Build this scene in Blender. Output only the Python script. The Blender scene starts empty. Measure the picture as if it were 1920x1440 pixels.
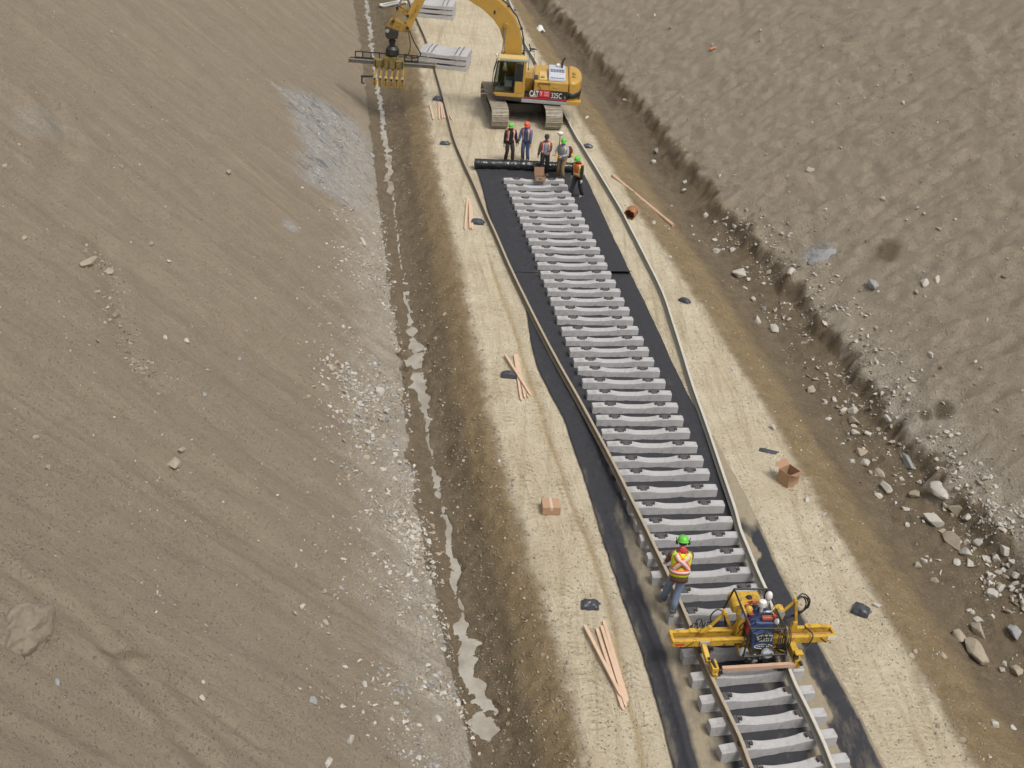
import bpy, bmesh, math, random
import numpy as np
from mathutils import Vector, Matrix, Euler

sc = bpy.context.scene
R = math.radians
# ------------------------------------------------------------------ camera, sky, sun, exposure
F_PX, PITCH, ROLL, CAM_H = 2210.67, 0.548457, 0.0829586, 18.794
cp, sp, cr, sr = math.cos(PITCH), math.sin(PITCH), math.cos(ROLL), math.sin(ROLL)
FWD = np.array([0, cp, -sp]); UP0 = np.array([0, sp, cp]); RT0 = np.array([1., 0, 0])
RT = cr * RT0 + sr * UP0; UPV = -sr * RT0 + cr * UP0
CAM = np.array([0, 0, CAM_H])
cd = bpy.data.cameras.new('camera'); cam = bpy.data.objects.new('camera', cd)
sc.collection.objects.link(cam)
cam.matrix_world = Matrix(((RT[0], UPV[0], -FWD[0], 0), (RT[1], UPV[1], -FWD[1], 0), (RT[2], UPV[2], -FWD[2], CAM_H), (0, 0, 0, 1)))
cd.sensor_width = 36; cd.lens = 36 * F_PX / 1920; cd.clip_end = 2000
sc.camera = cam
SUN_EL, SUN_AZ = R(62), R(128)            # azimuth measured from +Y towards +X
w = bpy.data.worlds.new('World'); sc.world = w; w.use_nodes = True
nt = w.node_tree; bg = nt.nodes['Background']
sky = nt.nodes.new('ShaderNodeTexSky'); sky.sky_type = 'NISHITA'; sky.sun_disc = False
sky.sun_elevation = SUN_EL; sky.sun_rotation = SUN_AZ; sky.dust_density = 6; sky.air_density = 1.2; sky.ozone_density = 1
hs = nt.nodes.new('ShaderNodeHueSaturation'); hs.inputs['Saturation'].default_value = 0.3
nt.links.new(sky.outputs[0], hs.inputs['Color']); nt.links.new(hs.outputs[0], bg.inputs[0])
bg.inputs[1].default_value = 0.14
sd = bpy.data.lights.new('sun', 'SUN'); sd.energy = 1.5; sd.angle = R(16); sd.color = (1, .95, .87)
so = bpy.data.objects.new('sun', sd); sc.collection.objects.link(so)
sv = Vector((math.sin(SUN_AZ) * math.cos(SUN_EL), math.cos(SUN_AZ) * math.cos(SUN_EL), math.sin(SUN_EL)))
so.rotation_euler = sv.to_track_quat('Z', 'Y').to_euler(); so.location = sv * 60
sc.view_settings.view_transform = 'Standard'; sc.view_settings.look = 'None'; sc.view_settings.gamma = 1
sc.view_settings.exposure = 0.0
sc.cycles.use_denoising = True

rng = np.random.default_rng(7); random.seed(7)

def ray(px, py):
    d = FWD * F_PX + RT * (px - 960) - UPV * (py - 720)
    return d / np.linalg.norm(d)
def at(px, py, z=0.):
    d = ray(px, py); return CAM + d * ((z - CAM_H) / d[2])
def ppm(P):                                # photo pixels per metre at a point
    return F_PX / float((np.asarray(P) - CAM) @ FWD)

# ------------------------------------------------------------------ noise
_perm = rng.permutation(512).astype(np.int64); _perm = np.concatenate([_perm, _perm])
_gr = rng.uniform(-1, 1, (512, 2))
def perlin(x, y):
    x = np.asarray(x, float); y = np.asarray(y, float)
    xi = np.floor(x).astype(np.int64); yi = np.floor(y).astype(np.int64)
    xf = x - xi; yf = y - yi; u = xf * xf * xf * (xf * (xf * 6 - 15) + 10); v = yf * yf * yf * (yf * (yf * 6 - 15) + 10)
    def g(ix, iy, dx, dy):
        h = _gr[_perm[_perm[ix & 511] + (iy & 511)] & 511]; return h[..., 0] * dx + h[..., 1] * dy
    a = g(xi, yi, xf, yf); b = g(xi + 1, yi, xf - 1, yf); c = g(xi, yi + 1, xf, yf - 1); d = g(xi + 1, yi + 1, xf - 1, yf - 1)
    return (a + u * (b - a)) + v * ((c + u * (d - c)) - (a + u * (b - a)))
def fbm(x, y, o=4, s=0.):
    t = 0; a = 1.
    for i in range(o): t = t + a * perlin(x * 2 ** i + 17.3 * i + s, y * 2 ** i - 9.1 * i + s); a *= .5
    return t

# ------------------------------------------------------------------ mesh helpers
class MB:
    def __init__(s): s.v = []; s.f = []; s.m = []
    def add(s, vs, fs, mi=0):
        o = len(s.v); s.v += [tuple(map(float, v)) for v in vs]; s.f += [tuple(i + o for i in f) for f in fs]; s.m += [mi] * len(fs); return s
    def box(s, c, size, mi=0, M=None):
        x, y, z = [q / 2 for q in size]
        vs = [Vector((sx * x, sy * y, sz * z)) for sz in (-1, 1) for sy in (-1, 1) for sx in (-1, 1)]
        if M is not None: vs = [M @ v for v in vs]
        vs = [v + Vector(c) for v in vs]
        return s.add(vs, [(0, 2, 3, 1), (4, 5, 7, 6), (0, 1, 5, 4), (1, 3, 7, 5), (3, 2, 6, 7), (2, 0, 4, 6)], mi)
    def tube(s, pts, r, n=8, mi=0, cap=True):
        P = [Vector(p) for p in pts]; N = len(P)
        rr = r if isinstance(r, (list, tuple)) else [r] * N
        vs = []; ref = None
        for i in range(N):
            t = (P[min(i + 1, N - 1)] - P[max(i - 1, 0)]).normalized()
            if ref is None: ref = t.orthogonal().normalized()
            ref = (ref - t * ref.dot(t))
            ref = ref.normalized() if ref.length > 1e-6 else t.orthogonal().normalized()
            b = t.cross(ref)
            e = rr[i] if isinstance(rr[i], (tuple, list)) else (rr[i], rr[i])
            for k in range(n):
                a = 2 * math.pi * k / n; vs.append(P[i] + ref * math.cos(a) * e[0] + b * math.sin(a) * e[1])
        fs = [(i * n + k, i * n + (k + 1) % n, (i + 1) * n + (k + 1) % n, (i + 1) * n + k) for i in range(N - 1) for k in range(n)]
        if cap: fs += [tuple(range(n - 1, -1, -1)), tuple((N - 1) * n + k for k in range(n))]
        return s.add(vs, fs, mi)
    def bar(s, a, b, wx, wz, mi=0):         # rectangular bar from a to b
        a, b = Vector(a), Vector(b); t = (b - a); L = t.length; t.normalize()
        up = Vector((0, 0, 1)) if abs(t.z) < .95 else Vector((0, 1, 0))
        x = t.cross(up).normalized(); z = x.cross(t)
        vs = [p + x * i * wx / 2 + z * j * wz / 2 for p in (a, b) for j in (-1, 1) for i in (-1, 1)]
        return s.add(vs, [(0, 1, 3, 2), (4, 6, 7, 5), (0, 4, 5, 1), (1, 5, 7, 3), (3, 7, 6, 2), (2, 6, 4, 0)], mi)
    def prism(s, poly, a, b, axis='y', mi=0):   # polygon in the two other axes, extruded along axis
        def P(u, v, t):
            return {'y': (u, t, v), 'x': (t, u, v), 'z': (u, v, t)}[axis]
        n = len(poly); vs = [P(u, v, a) for u, v in poly] + [P(u, v, b) for u, v in poly]
        fs = [(i, (i + 1) % n, n + (i + 1) % n, n + i) for i in range(n)] + [tuple(range(n - 1, -1, -1)), tuple(range(n, 2 * n))]
        return s.add(vs, fs, mi)
    def lathe(s, prof, c=(0, 0, 0), n=20, mi=0, M=None, sx=1, sy=1):
        vs = []
        for r_, z in prof:
            for k in range(n):
                a = 2 * math.pi * k / n; v = Vector((r_ * math.cos(a) * sx, r_ * math.sin(a) * sy, z))
                if M is not None: v = M @ v
                vs.append(v + Vector(c))
        m = len(prof)
        fs = [(i * n + k, i * n + (k + 1) % n, (i + 1) * n + (k + 1) % n, (i + 1) * n + k) for i in range(m - 1) for k in range(n)]
        fs += [tuple(range(n - 1, -1, -1)), tuple((m - 1) * n + k for k in range(n))]
        return s.add(vs, fs, mi)
    def ball(s, c, r, mi=0, n=10, M=None):
        e = r if isinstance(r, (tuple, list)) else (r, r, r)
        prof = [(math.sin(math.pi * i / 8) * 1.0 + 1e-4, -math.cos(math.pi * i / 8)) for i in range(9)]
        S = Matrix.Diagonal((e[0], e[1], e[2]))
        return s.lathe(prof, c, n, mi, (M.to_3x3() @ S) if M is not None else S)
    def build(s, name, mat, parent=None, bevel=0, smooth=None, loc=None):
        me = bpy.data.meshes.new(name); me.from_pydata(s.v, [], s.f); me.update()
        bm = bmesh.new(); bm.from_mesh(me); bmesh.ops.recalc_face_normals(bm, faces=bm.faces); bm.to_mesh(me); bm.free()
        for m in (mat if isinstance(mat, (list, tuple)) else [mat]): me.materials.append(m)
        if any(s.m): me.polygons.foreach_set('material_index', s.m)
        o = bpy.data.objects.new(name, me); sc.collection.objects.link(o)
        if smooth is not None: smooth_mesh(me, smooth)
        if bevel:
            b = o.modifiers.new('bevel', 'BEVEL'); b.width = bevel; b.segments = 2; b.limit_method = 'ANGLE'; b.angle_limit = R(35)
        if parent: o.parent = parent
        if loc is not None: o.location = loc
        return o

def smooth_mesh(me, ang=35):
    me.polygons.foreach_set('use_smooth', [True] * len(me.polygons))
    if ang < 180: me.set_sharp_from_angle(angle=R(ang))

def tag(o, label=None, cat=None, group=None, kind=None):
    if label: o['label'] = label
    if cat: o['category'] = cat
    if group: o['group'] = group
    if kind: o['kind'] = kind
    return o
def empty(name, loc, rz=0., label=None, cat=None, group=None):
    o = bpy.data.objects.new(name, None); sc.collection.objects.link(o); o.empty_display_size = .2
    o.location = loc; o.rotation_euler = (0, 0, rz); return tag(o, label, cat, group)
def copy_tree(o, parent=None):
    c = o.copy(); sc.collection.objects.link(c)
    if parent: c.parent = parent
    for ch in list(o.children): copy_tree(ch, c)
    return c

ORD = ['first', 'second', 'third', 'fourth', 'fifth', 'sixth', 'seventh', 'eighth', 'ninth', 'tenth', 'eleventh', 'twelfth', 'thirteenth',
       'fourteenth', 'fifteenth', 'sixteenth', 'seventeenth', 'eighteenth', 'nineteenth', 'twentieth']
def ordinal(n):                               # 0-based
    if n < 20: return ORD[n]
    tens = ['twenty', 'thirty', 'forty', 'fifty', 'sixty', 'seventy', 'eighty', 'ninety']
    t, u = divmod(n + 1, 10)
    return (tens[t - 2] + '-' + ORD[u - 1]) if u else tens[t - 2].replace('y', 'ieth')

# ------------------------------------------------------------------ materials
def mat(name, col, rough=.6, metal=0., var=.12, scale=8., bump=.0, bscale=40., col2=None, amt=.5, scale2=3., spec=.5, coat=0.):
    m = bpy.data.materials.new(name); m.use_nodes = True; t = m.node_tree; n = t.nodes; l = t.links
    b = n['Principled BSDF']; b.inputs['Roughness'].default_value = rough; b.inputs['Metallic'].default_value = metal
    b.inputs['Specular IOR Level'].default_value = spec; b.inputs['Coat Weight'].default_value = coat
    tc = n.new('ShaderNodeTexCoord')
    no = n.new('ShaderNodeTexNoise'); no.inputs['Scale'].default_value = scale; no.inputs['Detail'].default_value = 6
    l.new(tc.outputs['Object'], no.inputs['Vector'])
    mx = n.new('ShaderNodeMix'); mx.data_type = 'RGBA'
    mx.inputs[6].default_value = (*[c * (1 - var) for c in col], 1); mx.inputs[7].default_value = (*[min(1, c * (1 + var)) for c in col], 1)
    l.new(no.outputs['Fac'], mx.inputs[0]); out = mx.outputs[2]
    if col2:
        n2 = n.new('ShaderNodeTexNoise'); n2.inputs['Scale'].default_value = scale2; n2.inputs['Detail'].default_value = 8; n2.inputs['Roughness'].default_value = .65
        l.new(tc.outputs['Object'], n2.inputs['Vector'])
        rp = n.new('ShaderNodeMapRange'); rp.inputs[1].default_value = 1 - amt - .08; rp.inputs[2].default_value = 1 - amt + .12
        l.new(n2.outputs['Fac'], rp.inputs[0])
        m2 = n.new('ShaderNodeMix'); m2.data_type = 'RGBA'; m2.inputs[7].default_value = (*col2, 1)
        l.new(rp.outputs[0], m2.inputs[0]); l.new(out, m2.inputs[6]); out = m2.outputs[2]
    l.new(out, b.inputs['Base Color'])
    if bump:
        n3 = n.new('ShaderNodeTexNoise'); n3.inputs['Scale'].default_value = bscale; n3.inputs['Detail'].default_value = 5
        l.new(tc.outputs['Object'], n3.inputs['Vector'])
        bp = n.new('ShaderNodeBump'); bp.inputs['Strength'].default_value = bump; bp.inputs['Distance'].default_value = .02
        l.new(n3.outputs['Fac'], bp.inputs['Height']); l.new(bp.outputs[0], b.inputs['Normal'])
    return m

M = {}
M['concrete'] = mat('concrete', (.40, .395, .395), .85, var=.2, scale=6, bump=.25, bscale=60, col2=(.29, .275, .255), amt=.40, scale2=5)
M['pad'] = mat('rail_pad_rubber', (.075, .075, .08), .7, var=.3)
M['rust'] = mat('rusted_iron', (.085, .062, .046), .8, var=.5, scale=30, bump=.3)
M['rail'] = mat('rail_steel', (.235, .195, .14), .6, metal=.1, var=.2, scale=14, col2=(.19, .14, .09), amt=.42, scale2=5)
M['steel_head'] = mat('worn_rail_head', (.40, .34, .25), .5, metal=.1, var=.15, scale=10)
M['rail_pale'] = mat('pale_rail_steel', (.33, .31, .26), .6, metal=.1, var=.2, scale=14); M['head_pale'] = mat('pale_rail_head', (.55, .52, .45), .5, metal=.1, var=.12)
M['yellow'] = mat('excavator_yellow', (.48, .285, .055), .5, var=.12, scale=3, col2=(.31, .215, .10), amt=.36, scale2=3.5, coat=.1)
M['yellow_dirty'] = mat('muddy_yellow', (.36, .22, .04), .65, var=.25, scale=7, col2=(.14, .09, .045), amt=.42, scale2=8)
M['yellow_mach'] = mat('machine_yellow', (.55, .335, .035), .55, var=.2, scale=6, col2=(.21, .135, .05), amt=.42, scale2=8)
M['cream'] = mat('cream_lit_yellow', (.58, .42, .16), .5, var=.1)  # bright light on yellow tops painted into the colour; clamp blocks are cream
M['black'] = mat('black_paint', (.022, .021, .02), .45, var=.3)
M['dark_steel'] = mat('dark_steel', (.06, .058, .055), .5, metal=.5, var=.4, scale=10, col2=(.11, .08, .05), amt=.4, scale2=9)
M['track'] = mat('track_steel', (.40, .36, .29), .6, metal=.1, var=.3, scale=12, col2=(.30, .26, .20), amt=.5, scale2=6, bump=.2)
M['chrome'] = mat('polished_rod', (.6, .6, .58), .2, metal=1.)
M['glass'] = mat('tinted_glass', (.03, .04, .038), .05, spec=.6)
M['red'] = mat('red_sticker', (.55, .03, .05), .5)
M['white'] = mat('white_paint', (.66, .66, .64), .5, var=.05)
M['grey_metal'] = mat('grey_metal', (.42, .43, .45), .4, metal=.4, var=.12)
M['rubber'] = mat('black_hose', (.025, .025, .024), .5, var=.3)
M['blue'] = mat('engine_blue', (.038, .062, .155), .4, var=.3, scale=12, col2=(.02, .03, .07), amt=.35, scale2=14)
M['red_paint'] = mat('red_paint', (.45, .05, .04), .45)
M['wood'] = mat('fresh_timber', (.58, .41, .285), .75, var=.2, scale=5, bump=.1, col2=(.52, .42, .33), amt=.4, scale2=4)
M['wood_pink'] = mat('pinkish_timber', (.50, .33, .23), .8, var=.2, scale=4, bump=.1)
M['card'] = mat('cardboard', (.40, .25, .155), .85, var=.1, scale=4)
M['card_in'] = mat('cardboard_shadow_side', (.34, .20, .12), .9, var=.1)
M['tape'] = mat('packing_tape', (.55, .43, .32), .35)
M['bag'] = mat('black_plastic_bag', (.05, .055, .068), .3, var=.3, bump=.5, bscale=9)
M['skin'] = mat('skin', (.42, .24, .17), .6, var=.08)
M['hair'] = mat('hair', (.03, .022, .016), .7)
def cloth(name, c): return mat(name, c, .9, var=.22, scale=9, bump=.25, bscale=25)

# ------------------------------------------------------------------ the ground: one height function
def line(pts, z):
    P = np.array([at(a, b, z)[:2] for a, b in pts]); P = P[np.argsort(P[:, 1])]
    return P
def lx(P, y):
    y = np.asarray(y, float); x = np.interp(y, P[:, 1], P[:, 0])
    k = min(3, len(P) - 1)
    s0 = (P[k, 0] - P[0, 0]) / (P[k, 1] - P[0, 1]); s1 = (P[-1, 0] - P[-1 - k, 0]) / (P[-1, 1] - P[-1 - k, 1])
    x = np.where(y < P[0, 1], P[0, 0] + s0 * (y - P[0, 1]), x); return np.where(y > P[-1, 1], P[-1, 0] + s1 * (y - P[-1, 1]), x)
LEV = -.80
BANKL = line([(762, 0), (775, 80), (787, 170), (806, 300), (830, 400), (866, 560), (892, 700), (925, 850), (965, 1000), (1012, 1150), (1050, 1300), (1085, 1440)], 0)
WATL = line([(686, 0), (694, 60), (705, 140), (721, 250), (728, 310), (735, 360), (746, 450), (757, 530), (773, 610), (780, 680), (786, 730), (802, 790), (812, 860), (820, 920), (838, 990), (846, 1060), (858, 1140), (870, 1200), (888, 1270), (906, 1340), (925, 1440)], LEV)
TOEL = line([(664, 0), (678, 90), (688, 180), (700, 280), (714, 400), (734, 560), (754, 680), (762, 800), (783, 950), (812, 1100), (846, 1250), (890, 1430)], -.55)
BANKR = line([(958, 0), (1000, 80), (1075, 195), (1135, 290), (1200, 400), (1262, 490), (1330, 590), (1435, 760), (1550, 960), (1670, 1160), (1810, 1400)], 0)
DITR = line([(990, 0), (1050, 80), (1120, 170), (1190, 265), (1290, 400), (1380, 520), (1455, 630), (1530, 745), (1610, 870), (1695, 1000), (1795, 1140), (1900, 1280), (1990, 1400)], -.8)
TOER = line([(1010, 0), (1078, 80), (1135, 150), (1200, 225), (1250, 290), (1345, 410), (1440, 520), (1530, 630), (1590, 715), (1660, 810), (1770, 950), (1860, 1060), (1970, 1190)], -.45)
TL, TRt = math.tan(R(36)), math.tan(R(30))
PUD = [(686, 0, 7), (692, 50, 8), (697, 90, 9), (705, 140, 7), (713, 195, 8), (721, 250, 11), (727, 310, 12), (733, 355, 13), (739, 385, 2), (742, 420, 2), (746, 450, 3), (750, 480, 1), (757, 540, 1), (768, 590, 6), (773, 615, 18), (777, 660, 30), (780, 690, 40), (784, 730, 36), (792, 752, 20), (798, 775, 11), (803, 800, 7), (808, 840, 3),
       (812, 870, 3), (818, 895, 12), (820, 915, 16), (830, 950, 4), (838, 990, 7), (845, 1050, 14), (848, 1075, 15), (853, 1110, 6), (862, 1150, 8), (866, 1175, 26), (870, 1200, 38), (885, 1260, 32), (895, 1300, 44), (903, 1330, 54), (908, 1365, 46), (913, 1390, 14), (918, 1410, 2), (925, 1440, 1)]
_pd = np.array([(*at(a, b, LEV)[:2], c / ppm(at(a, b, LEV)) / 2) for a, b, c in PUD]); _pd = _pd[np.argsort(_pd[:, 1])]
RUT = line([(880, 380), (908, 450), (925, 510), (965, 620), (985, 690), (1010, 760), (1024, 808), (1050, 880), (1074, 952), (1100, 1010), (1116, 1046), (1140, 1130), (1155, 1200), (1180, 1320)], 0)
GUL = [((150, 1165), (330, 1290), (460, 1440)), ((60, 930), (230, 1010), (330, 1090))]

def sstep(a, b, x):
    t = np.clip((x - a) / (b - a), 0, 1); return t * t * (3 - 2 * t)

GW = []
def seg_dist(x, y, P):
    d = np.full(np.broadcast(x, y).shape, 99.)
    for a, b in zip(P[:-1], P[1:]):
        ax, ay, bx, by = a[0], a[1], b[0], b[1]; L2 = (bx - ax) ** 2 + (by - ay) ** 2
        t = np.clip(((x - ax) * (bx - ax) + (y - ay) * (by - ay)) / L2, 0, 1); d = np.minimum(d, np.hypot(x - ax - t * (bx - ax), y - ay - t * (by - ay)))
    return d

def terrain(x, y, masks=False):
    x = np.asarray(x, float); y = np.asarray(y, float)
    tl, wl, bl, br, dr, tr = [lx(P, y) for P in (TOEL, WATL, BANKL, BANKR, DITR, TOER)]
    wig = fbm(x * .0 + y * .9, y * .0 + 3.1, 4) * .22
    tl = tl + wig; tr = tr + fbm(y * .8, y * 0 + 8.7, 4) * .45 + fbm(x * 1.3, y * 1.9, 3, 61.) * .30
    dl = tl - x; dR = x - tr
    along = y + .2 * x
    n1 = fbm(x * 1.7, y * 1.7, 2); n2 = fbm(x * 4, y * 4, 2, 5.) * np.clip((46 - y) / 20, 0, 1)
    zl_toe = -.55; zr_toe = -.45
    # cross profile by piecewise smooth pieces
    z = np.zeros(np.broadcast(x, y).shape)
    # left bank: from bl (0) down to water
    t = np.clip((bl - x) / (bl - wl), 0, 1); zb = (LEV + .012) * sstep(0, 1, t ** .85)
    z = np.where(x < bl, zb, z)
    t = np.clip((wl - x) / np.maximum(wl - tl, .1), 0, 1); zz = (LEV + .012) + (zl_toe - LEV - .012) * t ** 1.6
    z = np.where(x < wl, zz, z)
    rill = fbm(along * 1.3, dl * .08, 3, 2.) * .012
    zs = zl_toe + TL * .98 * dl + rill * sstep(0, 3, dl) + n1 * .01 + n2 * .014 + fbm(x * .25, y * .25, 2, 4.) * .22 * sstep(0, 6, dl)
    for P_, dep, wid in GW:
        gd = seg_dist(x, y, P_) + .22 * fbm(x * 1.6, y * 1.6, 3, 40.); zs = zs - dep * np.exp(-(gd / wid) ** 2) + dep * .45 * np.exp(-((gd - wid * 1.9) / (wid * .8)) ** 2)
    z = np.where(dl > 0, zs, z)
    # right bank
    t = np.clip((x - br) / (dr - br), 0, 1); z = np.where(x > br, -.8 * sstep(0, 1, t ** .9), z)
    t = np.clip((x - dr) / np.maximum(tr - dr, .1), 0, 1); z = np.where(x > dr, -.8 + (zr_toe + .8) * t ** 1.3, z)
    rill2 = fbm(along * 1.0, dR * .2, 2, 6.) * .007
    zs = zr_toe + TRt * .98 * dR + (.34 + .3 * n1 * np.exp(-np.maximum(dR, 0) / .7)) * sstep(0, .38, dR) + rill2 * sstep(0, 2, dR) + n1 * .006 + n2 * .012 + fbm(x * .3, y * .3, 2, 7.) * .18 * sstep(0, 5, dR)
    z = np.where(dR > 0, zs, z)
    plat = sstep(bl + .1, bl + .8, x) * (1 - sstep(br - .8, br - .1, x))
    z = z + (1 - plat) * (n1 * .06 + n2 * .05 + fbm(x * 3.1, y * 3.1, 3, 33.) * .05) * (dl < 0) * (dR < 0) + plat * (n1 * .012 + n2 * .006) - .012 * plat
    # ruts on the platform
    rx = x - lx(RUT, y); yin = sstep(15, 17, y) * (1 - sstep(38, 42, y))
    rut = np.exp(-((rx + .05 * fbm(y * 1.3, y * 0, 3)) / .075) ** 2) * yin
    z = z - .03 * rut + .018 * np.exp(-((rx - .22) / .09) ** 2) * yin
    # puddle bed
    pc = np.interp(y, _pd[:, 1], _pd[:, 0]) + .16 * fbm(y * 1.1, x * .0 + 5.5, 3); pw = np.interp(y, _pd[:, 1], _pd[:, 2]) * np.clip(.8 + 2.3 * fbm(x * 2.6, y * 1.9, 4, 12.), .0, 1.8) + 1e-3
    q = np.abs(x - pc) / pw
    inb = (dl < .3) & (x < bl)
    z = np.where(inb, np.minimum(np.maximum(z, LEV - .012 + np.abs(fbm(x * 4.5, y * 2.6, 3, 44.)) * .10 + .045 * sstep(.15, .5, np.abs(x - pc)) + .02 * sstep(38, 30, y) * 0), np.where(q < 1.25, LEV + .06 * (q - 1) + n2 * .012, 9)), z)
    if not masks: return z
    return z, dict(tl=tl, wl=wl, bl=bl, br=br, dr=dr, tr=tr, dl=dl, dR=dR, along=along, rut=rut, plat=plat, n1=n1, q=q)

def zt(x, y): return float(terrain(np.array([x]), np.array([y]))[0])
def hit(px, py):                                # where the line of sight through a photo point meets the ground
    d = ray(px, py); t = np.arange(15, 130, .05); P = CAM + d[None] * t[:, None]
    g = P[:, 2] - terrain(P[:, 0], P[:, 1]); i = int(np.argmax(g < 0)); return P[i]

GW += [([hit(*q)[:2] for q in pts], dep, wid) for pts, dep, wid in [(((20, 1075), (110, 1130), (160, 1170), (230, 1240), (300, 1325), (345, 1390), (400, 1440), (450, 1500)), .085, .17), (((-20, 1250), (50, 1312), (110, 1350), (190, 1400)), .05, .18), (((330, 1290), (420, 1350), (480, 1395)), .05, .12), (((190, 460), (215, 560), (232, 650), (280, 720)), .07, .28), (((60, 940), (160, 985), (250, 1010), (420, 1060)), .03, .2), (((90, 190), (130, 260), (105, 330)), .12, .3)]]
def build_ground():
    ys = [-25., -15, -8, -3, 1, 4, 7]; y = 9.
    while y < 92: ys.append(y); y += max(.035, y * .0029)
    ys += list(np.linspace(93, 150, 25)); ys = np.array(ys)
    offL = np.concatenate([[85, 60, 45, 35, 28], np.linspace(24, 14, 45)[:-1], np.linspace(14, 0, 190)])
    offR = np.concatenate([np.linspace(0, 13, 180)[1:], np.linspace(13, 20, 35)[1:], [25, 32, 45, 65, 85]])
    tl = lx(TOEL, ys); tr = lx(TOER, ys)
    u = np.linspace(0, 1, 290)[1:]
    X = np.concatenate([tl[:, None] - offL[None], tl[:, None] + (tr - tl)[:, None] * u[None], tr[:, None] + offR[None]], 1)
    Y = np.repeat(ys[:, None], X.shape[1], 1)
    Z, m = terrain(X, Y, True)
    ny, nx = X.shape
    me = bpy.data.meshes.new('ground')
    co = np.stack([X, Y, Z], -1).reshape(-1, 3).astype(np.float32)
    idx = np.arange(ny * nx).reshape(ny, nx)
    q = np.stack([idx[:-1, :-1], idx[:-1, 1:], idx[1:, 1:], idx[1:, :-1]], -1).reshape(-1, 4)
    me.vertices.add(len(co)); me.vertices.foreach_set('co', co.ravel())
    me.loops.add(q.size); me.loops.foreach_set('vertex_index', q.ravel().astype(np.int32))
    me.polygons.add(len(q)); me.polygons.foreach_set('loop_start', np.arange(0, q.size, 4, dtype=np.int32))
    me.polygons.foreach_set('use_smooth', np.ones(len(q), bool)); me.update(); me.validate()
    x, y = X, Y
    nb = fbm(x * .8, y * .8, 4, 21.) * .45 + fbm(x * 3.2, y * 3.2, 4, 27.) * .26
    road = sstep(m['bl'] - .15 + nb * .5, m['bl'] + .55 + nb * .5, x) * (1 - sstep(m['br'] - .35 + nb * .3, m['br'] + .25 + nb * .3, x))
    bank = np.where((x < m['bl'] + .6) & (m['dl'] < 0), sstep(.0, .35, (x - m['wl']) / (m['bl'] - m['wl'])), 0) + np.where((x > m['br'] - .4), 1 - sstep(.45, .95, (x - m['br']) / (m['dr'] - m['br']) + nb * .3), 0)
    wetL = sstep(-.75, -.05, -np.abs((x - m['wl']) / .9) + .25 * nb) * (m['dl'] < .1)
    wetL = np.maximum(wetL, (m['dl'] < .05) * (x < m['wl']) * 1.0)
    wetL = np.where(x > m['wl'], 1 - sstep(.35, .85, (x - m['wl']) / (m['bl'] - m['wl']) + .35 * nb), wetL) * (m['dl'] < .12 + .2 * nb)
    wetR = sstep(.3, .8, (x - m['br']) / (m['dr'] - m['br']) + nb * .4) * (1 - sstep(.1 , .8, m['dR'] * .95 + nb * 1.5 + .12))
    wet = np.maximum(wetL * (x < (m['bl'] + m['br']) / 2), wetR * (x > (m['bl'] + m['br']) / 2))
    def blob(px, py, rx_, ry_, ang=0.):          # soft patch of different soil, also of painted hollow shade, around a place
        P = hit(px, py); k = ppm(P); a, b = x - P[0], y - P[1]; ca, sa = math.cos(ang), math.sin(ang)
        u_, v_ = (a * ca + b * sa), (-a * sa + b * ca); d = np.sqrt((u_ / rx_) ** 2 + (v_ / ry_) ** 2)
        return 1 - sstep(.45, 1.1, d + .55 * nb)
    def region(pts, soft):
        W = [hit(*q)[:2] for q in pts]; d = seg_dist(x, y, W + W[:1]); ins = np.zeros(x.shape, bool)
        for (ax, ay), (bx, by) in zip(W, W[1:] + W[:1]):
            ins ^= ((ay > y) != (by > y)) & (x < (bx - ax) * (y - ay) / (by - ay + 1e-12) + ax)
        return sstep(-soft, soft, np.where(ins, d, -d) + nb * soft * 1.7)
    blue = np.maximum.reduce([region([(522, 165), (562, 172), (612, 192), (664, 226), (698, 290), (703, 360), (690, 402), (650, 385), (600, 352), (562, 332), (572, 275), (553, 222)], .55), blob(545, 425, .3, .4), blob(75, 225, .6, 1.4) * .3, blob(1535, 480, .7, .9) * .9])
    rub = np.where(m['dl'] > -.1, 1 - sstep(.5, 2.3, m['dl'] + nb * 1.9), 0) * (1 - sstep(40, 60, y)) * .95
    rub = np.maximum(rub, np.where(m['dR'] > 0, (1 - sstep(.4, 2.4, m['dR'] + nb * 1.8)) * (1 - sstep(30, 44, y)) * .7, 0))
    dark = np.maximum.reduce([blob(1665, 470, .5, .8), blob(1770, 770, .28, .5), blob(1735, 780, .2, .3), blob(1590, 905, .4, .9) * .6, blob(240, 1230, .12, .5, -.9) * .6])  # shade of hollows in the slopes, painted dark into the soil colour
    zone = np.stack([road, np.clip(bank, 0, 1), np.clip(wet, 0, 1), np.clip(m['rut'], 0, 1)], -1).reshape(-1, 4).astype(np.float32)
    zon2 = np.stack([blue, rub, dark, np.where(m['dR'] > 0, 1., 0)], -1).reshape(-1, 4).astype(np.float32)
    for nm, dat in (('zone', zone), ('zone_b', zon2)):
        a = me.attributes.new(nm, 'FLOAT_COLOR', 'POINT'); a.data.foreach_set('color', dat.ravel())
    acr = np.where(m['dl'] > 0, m['dl'], np.where(m['dR'] > 0, m['dR'], 0)) * 1.2
    a = me.attributes.new('fall', 'FLOAT_VECTOR', 'POINT'); a.data.foreach_set('vector', np.stack([m['along'], acr, np.clip(X - m['bl'], -1, 9)], -1).reshape(-1).astype(np.float32))
    o = bpy.data.objects.new('ground', me); sc.collection.objects.link(o); me.materials.append(ground_mat())
    tag(o, 'tan earth cutting with graded track bed, muddy ditches and steep soil slopes', None, None, 'structure')

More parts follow.
